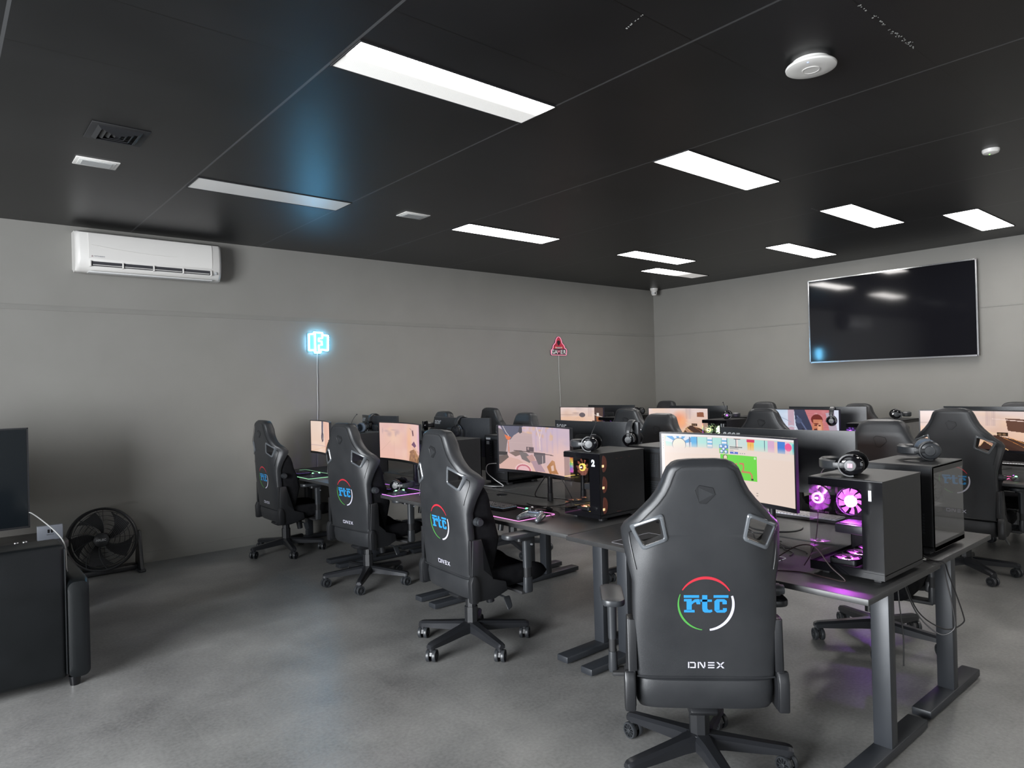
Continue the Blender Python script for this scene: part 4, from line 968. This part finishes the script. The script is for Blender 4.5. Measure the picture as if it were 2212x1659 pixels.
cases = [
 (3.06, 1.28, 0, 'pink', '1', 0, 0, 'computer case marked 1 with magenta lit fans, at the corner of nearest desk'),
 (3.25, 2.95, 0, 'gold', '2', 1, 0, 'computer case marked 2 with rainbow memory sticks'),
 (3.23, 4.61, 0, 'blue', None, 0, 0, 'computer case with bluish violet glass beside the second chair headrest'),
 (3.23, 6.12, 0, 'blue', None, 0, 0, 'computer case with dark side behind the third chair, headset lying on it'),
 (3.69, 1.31, 1, 'off', None, 0, 0, 'unlit computer case with clear side on the far half of nearest desks'),
 (3.77, 2.87, 1, 'gold', None, 0, 0, 'computer case seen from the rear between case 2 and the brightest monitor'),
 (3.88, 4.58, 1, 'off', None, 0, 1, 'computer case seen from the rear with two white stickers and grey cables'),
 (3.86, 5.73, 1, 'off', None, 0, 0, 'computer case with grey fan blades just left of the second chair headrest'),
 (6.62, 4.235, 0, 'green', '11', 0, 0, 'computer case marked 11 glowing yellow green, headset on its lid'),
 (6.62, 2.69, 0, 'violet', None, 0, 0, 'computer case glowing violet beside the headrest of the chair facing the viewer'),
 (6.62, 5.76, 0, 'violet', None, 0, 0, 'computer case right of the pale hallway screen, mostly hidden by headrests'),
 (7.27, 2.74, 1, 'off', None, 0, 0, 'computer case in the back row with clear glass, headset lying on its thin lid'),
 (7.27, 4.31, 1, 'off', None, 0, 0, 'computer case in back row behind the one marked 11'),
 (7.27, 5.87, 1, 'off', None, 0, 0, 'computer case in back row under the small headset near the corner')]
for x, y, rot, key, num, perf, rd, lab in cases:
    t = make_case(key, num, perf, rd); t.location = (x, y, .7505); t.rotation_euler = (0, 0, PI*rot)
    tag(t, 'black '+lab, 'computer case', 'computer cases on the desks')
    if y == 2.95: t.scale.x = 1.05

# ================================================================ HEADSETS
def make_headset(glow=None, mic=True, grey=False):   # band arc in the XZ plane above the ears (ears at +-X, band up +Z)
    t = empty('headset'); R = .088
    P = [(R*math.cos(a), 0, R*1.05*math.sin(a)+.02) for a in np.linspace(0, PI, 21)]
    rings = [];rin = []
    for i, a in enumerate(np.linspace(.25, PI-.25, 19)):
        c = Vector((math.cos(a), 0, math.sin(a)*1.05)); w = .018+.006*math.sin(a)
        o = Vector((0, 0, .02)); rings.append([o+c*R+Vector((0, -w, 0)), o+c*(R+.009)+Vector((0, -w*.7, 0)), o+c*(R+.010), o+c*(R+.009)+Vector((0, w*.7, 0)), o+c*R+Vector((0, w, 0)), o+c*(R-.008)+Vector((0, w*.6, 0)), o+c*(R-.008)+Vector((0, -w*.6, 0))])
    MB().loft(rings).build('headband', m_plg, t)
    for s_ in (-1, 1):
        MB().box(s_*(R+.002), s_*(R+.009), -.012, .012, -.005, .055, .002).tube([(s_*(R+.006), .044*math.cos(a), -.012+.044*math.sin(a)) for a in np.linspace(-.3, PI+.3, 13)], .005, 6).build('yoke', m_pl, t)
        q = MB().lathe([(.026, .012), (.040, .006), (.046, -.004), (.046, -.014), (.036, -.018), (0, -.018)], axis='X', n=28)
        q.v = [(s_*(R-.008+v[0]), v[1], v[2]*1.12-.012) for v in q.v]; e = q.build('ear_cup', m_gb if not grey else m_plg, t)
        q = MB().lathe([(.030, -.018), (.045, -.018), (.047, -.026), (.043, -.036), (.030, -.036), (.026, -.028)], axis='X', n=28)
        q.v = [(s_*(R-.008+v[0]), v[1], v[2]*1.12-.012) for v in q.v]; q.build('ear_cushion', m_fab if not grey else mat('worn_cushion', (.07, .09, .12), .8), e)
        q = MB().lathe([(.025, .014), (.022, .018), (0, .019)], axis='X', n=24); q.v = [(s_*(R-.008+v[0]), v[1], v[2]-.012) for v in q.v]; q.build('cup_cap', m_plg, e)
        if glow:
            q = MB()
            for k in range(5): q.box(.0185, .0205, -.008, .008, -.009+k*.004, -.0072+k*.004)
            q.v = [(s_*(R-.008+v[0]), v[1], v[2]-.012) for v in q.v]; q.build('cup_light', emis('headset_glow', glow, 2.5), e, False)
    if mic: MB().tube([(R+.006, .03, -.02), (R+.01, .07, -.035), (R-.01, .11, -.05), (R-.03, .13, -.055)], .0025, 6, sub=4).ell((R-.035, .133, -.056), (.008, .006, .006)).build('microphone', m_plm, t)
    return t
def put(o, loc, rx=0, ry=0, rz=0): o.location = loc; o.rotation_euler = (math.radians(rx), math.radians(ry), math.radians(rz)); return o
def hs(loc, rot, lab, **k): t = make_headset(**k); put(t, loc, *rot); tag(t, lab, 'headset', 'gaming headsets'); return t
LID = .7505+.415
hs((3.00, 1.315, LID+.049), (90, 0, 196), 'headset lying on the lid of case 1, ear cup facing the viewer', glow=(.8, .25, .5), mic=False)
hs((3.14, 2.97, LID+.049), (90, 0, 212), 'headset with raised thin microphone on the lid of case 2', mic=True)
hs((3.78, 1.29, LID+.049), (90, 0, 205), 'headset with grey ear cushions lying flat on the clear sided case', grey=True, mic=False)
hs((3.735, 3.125, 1.205), (0, 0, 22), 'headset hanging on the right corner of the second monitor back', mic=False)
hs((3.70, 5.09, 1.205), (0, 0, 10), 'headset hanging over the top edge of the bluish monitor back', grey=True, mic=False)
hs((3.70, 6.72, 1.203), (0, 0, 10), 'headset hanging over the top edge of monitor back nearest the left wall', mic=False)
hs((3.18, 6.13, LID+.049), (90, 0, 200), 'headset lying on the dark case behind the third chair', grey=True)
hs((3.80, 5.73, LID+.049), (90, 0, 150), 'headset lying on the case with grey fan blades', mic=False)
hs((6.58, 4.16, LID+.049), (90, 0, 30), 'headset with violet cup light on the lid of case 11', glow=(.5, .12, 1))
hs((7.22, 2.70, LID+.049), (90, 0, 25), 'headset lying on the thin lid in the back row right of the dark monitor back', mic=False)
hs((7.16, 5.88, LID+.049), (90, 0, -110), 'small distant headset on the back row case near the room corner', mic=False)
hs((6.66, 3.07, 1.185), (0, 0, 15), 'headset hanging over the right corner of the red haired man screen', mic=False)
hs((2.91, 4.88, .7545+.051), (90, 0, 40), 'headset lying on the desk beside the purple edged mat', mic=False)

# ================================================================ KEYBOARDS, MICE, MATS
def key_meshes(glowcols):
    base = MB().box(-.068, .068, -.22, .22, 0, .018, .004)
    keys = MB(); und = MB(); rg = random.Random(5)
    for r in range(6):
        x = .054-r*.0205-(.004 if r else 0)
        n = 21
        for c in range(n):
            if c in (14, 18) and r in (3, 5): continue
            y = .208-c*.0208
            keys.box(x-.0085, x+.0085, y-.0088, y+.0088, .018, .0265, .0016, 1)
            und.box(x-.0098, x+.0098, y-.0101, y+.0101, .0182, .0190)
    return base, keys, und
kb_b, kb_k, kb_u = key_meshes(None)
m_key = mat('keycap', (.03, .03, .032), .45)
def keyboard(loc, rz, lab, glow, s=1.0, ks=m_key):
    t = empty('keyboard'); kb_b.build('keyboard_base', m_plm, t); kb_k.build('keycaps', ks, t, False); kb_u.build('key_light', emis('key_glow', glow, s), t, False)
    put(t, loc, 0, 0, rz); tag(t, lab, 'keyboard', 'light-up keyboards')
keyboard((2.925, 3.74, .7545), 3, 'keyboard with pale raised keys on the pink edged mat', (.25, .35, .45), .5, mat('pale_keycap', (.17, .17, .175), .35))
keyboard((2.86, 5.12, .7545), 4, 'dark keyboard on the purple edged mat', (.25, .12, .6), .9)
keyboard((2.80, 6.76, .7545), 4, 'dark keyboard on the green edged mat by the left wall', (.2, .12, .5), .7)
keyboard((3.33, 2.0, .7755), 20, 'pale keyboard under the brightest monitor, propped behind its stand', (.3, .3, .4), .6, mat('pale_keycap', (.10, .10, .105), .35)) if 0 else None
keyboard((3.97, 2.02, .7525), 180, 'white keyed keyboard seen below the brightest monitor on the desk behind', (.4, .4, .5), .8, mat('white_keycap', (.45, .45, .47), .35))
keyboard((7.48, 1.78, .7525), 180, 'keyboard with a row of white lights under the orange battlefield screen', (.9, .9, .9), 2.0)
def mousepad(x0, y0, y1, col, s, lab, dx=.31, rz=0, clip=.04):
    t = empty('mouse_mat', (x0+dx/2, (y0+y1)/2, .7505), rz); w = y1-y0; P = rpoly([(dx/2, w/2), (-dx/2, w/2-clip*0), (-dx/2, -w/2), (dx/2, -w/2)], .012, 3)
    MB().prism(P, 0, .003, XYZ).build('mat_cloth', m_padf, t, False)
    MB().tube([(u, v, .0024) for u, v in P], .0022, 6, closed=True).build('lit_edge', emis('edge_glow', col, s) if s else m_padf, t)
    tag(t, lab, 'mouse mat', 'mouse mats with lit edges')
mousepad(2.735, 3.20, 4.0, (.9, .25, .68), 1.3, 'black mouse mat with a pink lit edge under the pale key keyboard')
mousepad(2.715, 4.66, 5.45, (.65, .2, .95), 1.6, 'black mouse mat with a purple lit edge by the third chair')
mousepad(2.715, 6.22, 7.0, (.35, .85, .45), .9, 'black mouse mat with a pale green lit edge near the left wall')
mousepad(2.70, 1.62, 2.42, (.5, .5, .55), .25, 'grey edged mouse mat in front of the brightest monitor')
mousepad(6.30, 1.62, 2.42, (1, .15, .4), 1.5, 'mouse mat with a red lit edge at the right edge desk')
def mouse(loc, rz, lab, c1=(.2, 1, .3), c2=None):
    t = empty('computer_mouse'); rings = []
    for x, w, h in ((-.062, .010, .010), (-.058, .022, .020), (-.045, .031, .031), (-.02, .034, .038), (.01, .031, .036), (.035, .030, .028), (.052, .027, .019), (.061, .018, .012)):
        rings.append([(x, w*math.cos(a), max(0, h*math.sin(a))) for a in np.linspace(0, PI, 13)]+[(x, -w*.8, 0), (x, w*.8, 0)])
    MB().loft(rings).build('mouse_body', m_plg, t)
    MB().box(.03, .05, -.004, .004, .022, .034, .002).build('scroll_wheel', emis('wheel_glow', c1, 3), t)
    MB().ell((-.035, 0, .033), (.010, .009, .006)).build('palm_light', emis('palm_glow', c2 or c1, 3), t)
    MB().tube([(.06, 0, .008), (.12, .02, .004), (.2, -.03, .003), (.33, .04, .003)], .002, 5, sub=5).build('mouse_cord', m_cab, t)
    put(t, loc, 0, 0, rz); tag(t, lab, 'computer mouse', 'light-up computer mice')
mouse((2.80, 4.71, .754), 10, 'grey mouse on the purple edged mat')
mouse((2.85, 6.36, .754), 15, 'grey mouse on the green edged mat by the left wall')
mouse((2.965, 3.36, .754), 20, 'black mouse with green emblem behind the game controller', (.1, .1, .1), (.1, 1, .25))
mouse((6.42, 1.56, .7515), 25, 'grey mouse glowing green and purple at the right edge', (.5, .1, 1), (.2, 1, .35))
t = empty('cable_puck', (3.09, 3.36, .7515)); tag(t, 'flat round black puck in front of the rifle picture monitor stand', 'puck')
MB().lathe([(.058, 0), (.064, .006), (.062, .014), (.05, .019), (0, .020)], n=32).build('puck_body', m_gb, t)
# game controller
t = empty('game_controller', (2.835, 3.165, .7525), math.radians(12)); tag(t, 'glossy dark game controller on the corner of the pink edged mat', 'game controller')
g = MB(); g.ell((.01, 0, .032), (.038, .062, .018)); g.ell((.0, .052, .030), (.036, .026, .020)); g.ell((.0, -.052, .030), (.036, .026, .020))
for s_ in (-1, 1): g.tube([(.01, s_*.05, .030), (-.02, s_*.062, .026), (-.05, s_*.070, .020), (-.072, s_*.070, .016)], lambda q: .024-.009*q, 14, sub=4); g.ell((-.070, s_*.070, .016), (.015, .015, .015))
o = g.build('controller_body', m_ring, t); md = o.modifiers.new('r', 'REMESH'); md.mode = 'VOXEL'; md.voxel_size = .003; md.use_smooth_shade = True
md = o.modifiers.new('sm', 'SMOOTH'); md.iterations = 6
MB().prism(rpoly([(-.018, -.04), (.035, -.05), (.035, .05), (-.018, .04)], .01), .047, .051, XYZ, b=.001).build('face_plate', mat('blue_grey_plate', (.22, .28, .38), .15, .3), t)
for x, y in ((.014, .040), (-.008, -.020)): MB().cyl((x, y, .046), (x, y, .060), .005, .004, 10).cyl((x, y, .060), (x, y, .064), .010, .009, 16).build('thumb_stick', m_plg, t)
for dx, dy in ((.008, 0), (-.008, 0), (0, .008), (0, -.008)): MB().cyl((.014+dx, -.042+dy, .048), (.014+dx, -.042+dy, .054), .0035, n=10).build('button', m_sil, t)
MB().box(-.01, .006, .012, .024, .049, .053, .001).build('direction_pad', m_plg, t)
for s_ in (-1, 1): MB().box(.036, .052, s_*.035, s_*.062, .026, .042, .004).build('trigger', m_plg, t)

# ================================================================ CABLES
def cable(pts, lab, r=.003, mt=m_cab, cat='cable', group='loose cables on the desks', sub=6):
    tag(MB().tube(pts, r, 6, sub=sub).build('cable', mt), lab, cat, group)
D = .754
cable([(2.94, 1.50, D), (2.99, 1.47, .86), (3.02, 1.46, 1.10), (3.03, 1.45, 1.17), (3.04, 1.40, 1.20)], 'thin dark red headset cable climbing the left edge of case 1', .0022, m_redc)
cable([(2.72, 1.62, D), (2.80, 1.56, .80), (2.84, 1.48, .86), (2.835, 1.40, .87), (2.83, 1.33, .80), (2.825, 1.27, D), (2.82, 1.34, D), (2.83, 1.46, D), (2.76, 1.58, D)], 'dark red cable looping in front of case 1 glass', .0028, m_redc)
for k, (a, lab) in enumerate((((3.06, 1.62), 'black cable curling left of case 1 near the pole'), ((2.98, 1.66), 'black cable lying between case 1 and the near chair shoulder'), ((3.14, 1.58), 'black cable running behind case 1 on the desk'))):
    rg = random.Random(k); P = [(3.30, 1.86-k*.03, D)]
    for i in range(5): P.append((3.30-(3.30-a[0])*(i+1)/5+rg.uniform(-.03, .03), 1.86-(1.86-a[1])*(i+1)/5+rg.uniform(-.05, .05), D))
    cable(P, lab, .0028)
cable([(3.25, 1.955, .93), (3.18, 1.93, .84), (3.20, 1.90, .80), (3.16, 1.84, D), (3.2, 1.7, D)], 'black cable hanging under the brightest monitor', .004)
cable([(3.375, 3.605, .955), (3.33, 3.66, .86), (3.31, 3.68, .79), (3.38, 3.65, .768), (3.43, 3.53, .768), (3.40, 3.42, .766), (3.30, 3.31, D)], 'black cable hanging left of the rifle picture monitor pole', .004)
cable([(3.385, 3.52, .96), (3.39, 3.43, .85), (3.36, 3.35, .78), (3.31, 3.31, D), (3.16, 3.40, D+.01), (3.12, 3.55, D), (3.08, 3.80, D), (3.10, 4.0, D)], 'black cable drooping right of the rifle picture monitor pole', .0035)
for k, lab in enumerate(('thin black cable tangled by the left edge of case 2', 'thin black cable running from the puck toward case 2', 'thin black cable crossing behind the game controller')):
    rg = random.Random(20+k); P = [(3.30-k*.08, 3.45, D)]
    for i in range(6): P.append((3.28-k*.09-i*.03+rg.uniform(-.02, .02), 3.40-i*.05+rg.uniform(-.03, .03), D))
    cable(P, lab, .0022)
cable([(3.665, 4.56, .93), (3.60, 4.60, .92), (3.575, 4.58, .86), (3.60, 4.50, .80), (3.62, 4.42, D), (3.55, 4.50, D), (3.53, 4.62, D)], 'grey cable plugged into the rear of the stickered case', .0035, mat('grey_cable', (.35, .35, .35), .5))
cable([(3.56, 3.02, 1.02), (3.48, 3.03, .98), (3.46, 3.0, .88), (3.47, 2.95, .80), (3.50, 2.9, D)], 'black cable curving beside the rear ports right of case 2', .003)
cable([(3.07, 5.35, D), (3.02, 5.38, .80), (2.99, 5.40, .86), (2.95, 5.42, D), (2.88, 5.44, D)], 'thin cable above the purple edged mat keyboard', .0018)
for k, (dy, lab) in enumerate(((0, 'black cable drooping from the far desks over the nearest desk end, outermost'), (.03, 'black cable bundled below the gap of the nearest desks'))):
    cable([(3.42-.03*k, 1.24+dy, .80), (3.405-.03*k, 1.15+dy, D+.002), (3.40-.03*k, 1.095, D+.001), (3.42-.04*k, 1.085, .70), (3.50-.10*k, 1.06, .52), (3.53-.13*k, 1.07, .46), (3.46-.08*k, 1.12, .44), (3.38-.02*k, 1.20, .52), (3.37-.02*k, 1.26, .69)], lab, .003)
cable([(3.37, 1.28, .69), (3.36, 1.27, .55), (3.37, 1.26, .40), (3.365, 1.26, .26)], 'hanging black plug cable under the nearest desk gap ending near the chair base', .003)
cable([(2.72, 3.73, .67), (2.69, 3.70, .58), (2.66, 3.60, .53), (2.66, 3.50, .56), (2.70, 3.46, .69)], 'white cable loop hanging under the desk by the second chair armrest', .003, m_wcab)
cable([(3.24, 6.60, .93), (3.23, 6.70, .86), (3.25, 6.72, .78), (3.27, 6.70, D)], 'white cable below the monitor nearest the left wall', .005, m_wcab)
cable([(3.36, 5.18, .92), (3.33, 5.26, .86), (3.32, 5.27, .78), (3.30, 5.30, D)], 'pale thin cable under the plain pinkish monitor', .0025, m_wcab)
cable([(3.44, 1.20, D), (3.40, 1.17, D), (3.37, 1.20, D)], 'short white cable end between the two cases on the nearest desks', .004, m_wcab)

# ================================================================ LEFT CORNER : sofa, television, console, fan
t = empty('sofa', (-.55, 4.88, 0)); tag(t, 'black leather sofa seen from behind at the lower left', 'sofa')
m_sofa = noisy(mat('sofa_leather', (.004, .005, .006), .42, spec=.35), (.003, .004, .0045), (.005, .006, .007), 5, 5, .2, 300, (.34, .48))
# local: back panel faces -Y
MB().box(-1.0, 1.095, -.44, -.20, .05, .785, .03, 3).build('backrest', m_sofa, t)
q = MB()
for y, z0, z1, x0, x1 in ((-.45, .08, .53, 1.115, 1.185), (-.442, .05, .57, 1.10, 1.20), (-.40, .04, .59, 1.098, 1.205), (.30, .04, .59, 1.098, 1.205), (.345, .05, .57, 1.10, 1.20), (.35, .08, .53, 1.115, 1.185)):
    w = x1-x0; h = z1-z0; q_ = rrect(w, h, .035, 5); q.loft([]) if 0 else None
    if y == -.45: R_ = []
    R_.append([((x0+x1)/2+u, y, (z0+z1)/2+v) for u, v in q_])
q.loft(R_).build('armrest', m_sofa, t)
MB().box(-1.0, 1.09, -.2, .36, .06, .34, .03, 3).build('seat_base', m_sofa, t)
for k in range(2): MB().box(-.98+k*1.035, .04+k*1.035, -.19, .38, .34, .47, .04, 3).build('seat_cushion', m_sofa, t)
for x, y in ((1.13, -.40), (1.13, .3), (-.9, -.38), (-.9, .3)): MB().cyl((x, y, 0), (x, y, .05), .024, .03, 18).build('sofa_foot', m_gb, t)
MB().tube([(1.09, -.443, .08), (1.09, -.444, .4), (1.09, -.443, .76)], .004, 6).build('seam', m_sofa, t)
# console table
t = empty('console_table', (-.30, 6.15, 0)); tag(t, 'low dark console table behind the sofa under the left television', 'console table')
MB().box(-1.0, 1.045, -.25, .25, .50, .55, .004).build('tabletop', mat('console_top', (.025, .024, .023), .3), t)
for x in (-.97, 1.0): MB().box(x-.02, x+.03, -.23, .23, 0, .50, .003).build('side_panel', m_plm, t)
MB().box(-.95, 1.0, -.2, .23, .12, .14).build('shelf', m_plm, t)
# television on the console
t = empty('standing_television', (-.095, 6.05, .55)); tag(t, 'black television standing on the console at the left edge', 'television')
MB().box(-.62, .62, -.018, .018, .11, .82, .004).build('body', m_plm, t)
MB().box(-.612, .612, -.0195, -.018, .118, .812).build('screen', mat('tv_screen_left', (.006, .008, .010), .12), t, False)
q = MB().box(-.624, .624, -.021, .0, .104, .112).box(-.624, .624, -.021, .0, .816, .823).box(-.624, -.617, -.021, 0, .104, .823).box(.617, .624, -.021, 0, .104, .823); q.build('frame', m_met, t, False)
for s_ in (-1, 1): MB().box(s_*.42-.012, s_*.42+.012, -.12, .12, 0, .012, .003).box(s_*.42-.01, s_*.42+.01, -.012, .012, .01, .12).build('stand_foot', m_plg, t)
# game dock
t = empty('game_dock', (.645, 6.02, .55)); tag(t, 'grey game console dock with a two part emblem beside the television', 'game dock')
MB().box(-.078, .078, -.022, .022, .0, .105, .004).build('dock_body', mat('dock_grey', (.13, .14, .16), .35), t)
q = MB().prism(rpoly([(-.017, -.013), (-.003, -.013), (-.003, .013), (-.017, .013)], .004), .0222, .0228, lambda u, v, h: (u, -h, v+.065)).prism(rpoly([(.003, -.013), (.017, -.013), (.017, .013), (.003, .013)], .004), .0222, .0228, lambda u, v, h: (u, -h, v+.065))
q.build('emblem', m_gb, t, False)
text_mb('SWITCH', .012, lambda u, v, h: (u, -.0224, v+.04), 0).build('lettering', m_gb, t, False, recalc=False)
for k, x in enumerate((.44, .49)):
    o = MB().ell((0, 0, .012), (.016, .012, .012)).build('adapter_knob', m_chr); o.location = (x, 5.97, .55); tag(o, ('small shiny plug left of its twin under the television', 'small shiny plug right of its twin under the television')[k], 'plug', 'small shiny plugs on the console')
cable([(.525, 6.04, .762), (.533, 5.9, .768), (.545, 5.5, .775), (.564, 5.0, .768), (.575, 4.76, .742), (.572, 4.66, .70), (.57, 4.63, .62), (.575, 4.64, .592)], 'thin white cable slanting in front of the game dock', .004, m_wcab, group='loose cables on the desks')
# floor fan
t = empty('floor_fan', (1.135, 6.98, 0), math.radians(0)); tag(t, 'large round black floor fan standing against the left wall', 'floor fan')
FC = Vector((0, 0, .325)); TI = Matrix.Translation(FC) @ Matrix.Rotation(math.radians(-6), 4, 'X') @ Matrix.Rotation(math.radians(-18), 4, 'Z')
def fl_(r, y, n=48): return [TI @ Vector((r*math.cos(a), y, r*math.sin(a))) for a in np.linspace(0, 2*PI, n, endpoint=False)]
MB().loft([fl_(.268, -.06), fl_(.276, -.055), fl_(.278, .0), fl_(.27, .06), fl_(.255, .06), fl_(.262, 0), fl_(.258, -.055), fl_(.268, -.06)], False).build('housing', m_pl, t)
g = MB()
for k in range(16): g.tube([p for p in fl_(.075+k*.0122, -.066+.02*((k/15)**2))], .0016, 4, closed=True)
for k in range(10):
    g.tube([TI @ Vector((r*math.cos(k*PI/5+(r-.06)*2.2), -.069+.02*((r-.07)/.19)**2, r*math.sin(k*PI/5+(r-.06)*2.2))) for r in np.linspace(.06, .262, 8)], .003, 5)
g.build('front_grille', m_plg, t)
MB().lathe([(.062, -.066), (.060, -.078), (.045, -.084), (0, -.086)], axis='Y', n=32, M=TI).build('grille_cap', m_pl, t)
text_mb('ARLEC', .026, lambda u, v, h: TI @ Vector((u, -.0868, v)), 0, bold=.001).build('lettering', m_acer, t, False, recalc=False)
bl = MB()
for k in range(5):
    pr = []
    for q_ in np.linspace(0, 1, 6):
        r = .05+.195*q_; a0 = k*2*PI/5+.5*q_; pr.append([TI @ Vector((r*math.cos(a0), -.03, r*math.sin(a0))), TI @ Vector((r*math.cos(a0+.5+.3*q_), .02, r*math.sin(a0+.5+.3*q_))), TI @ Vector((r*math.cos(a0+.5+.3*q_), .024, r*math.sin(a0+.5+.3*q_))), TI @ Vector((r*math.cos(a0), -.026, r*math.sin(a0)))])
    bl.loft(pr)
bl.build('fan_blade', m_plm, t)
MB().lathe([(.055, -.04), (.055, .03), (0, .03)], axis='Y', n=20, M=TI).build('motor', m_plm, t)
g = MB()
for k in range(6): g.tube(fl_(.05+k*.038, .058), .0025, 4, closed=True)
for k in range(8): g.tube([TI @ Vector((r*math.cos(k*PI/4), .058, r*math.sin(k*PI/4))) for r in (.03, .262)], .0025, 4)
g.build('rear_grille', m_plm, t)
for s_ in (-1, 1):
    MB().prism([(-.11, .02), (.12, .02), (.10, .12), (.035, .36), (-.02, .36), (-.07, .12)], s_*.272, s_*.300, lambda u, v, h: (h, u, v), b=.006).build('side_support', m_plg, t)
    MB().prism(rrect(.06, .26, .02), 0, .022, lambda u, v, h: (s_*.285+u, v, h), b=.004).build('base_foot', m_plg, t)
MB().box(-.27, .27, -.02, .10, .015, .06, .01).build('base_bar', m_pl, t)
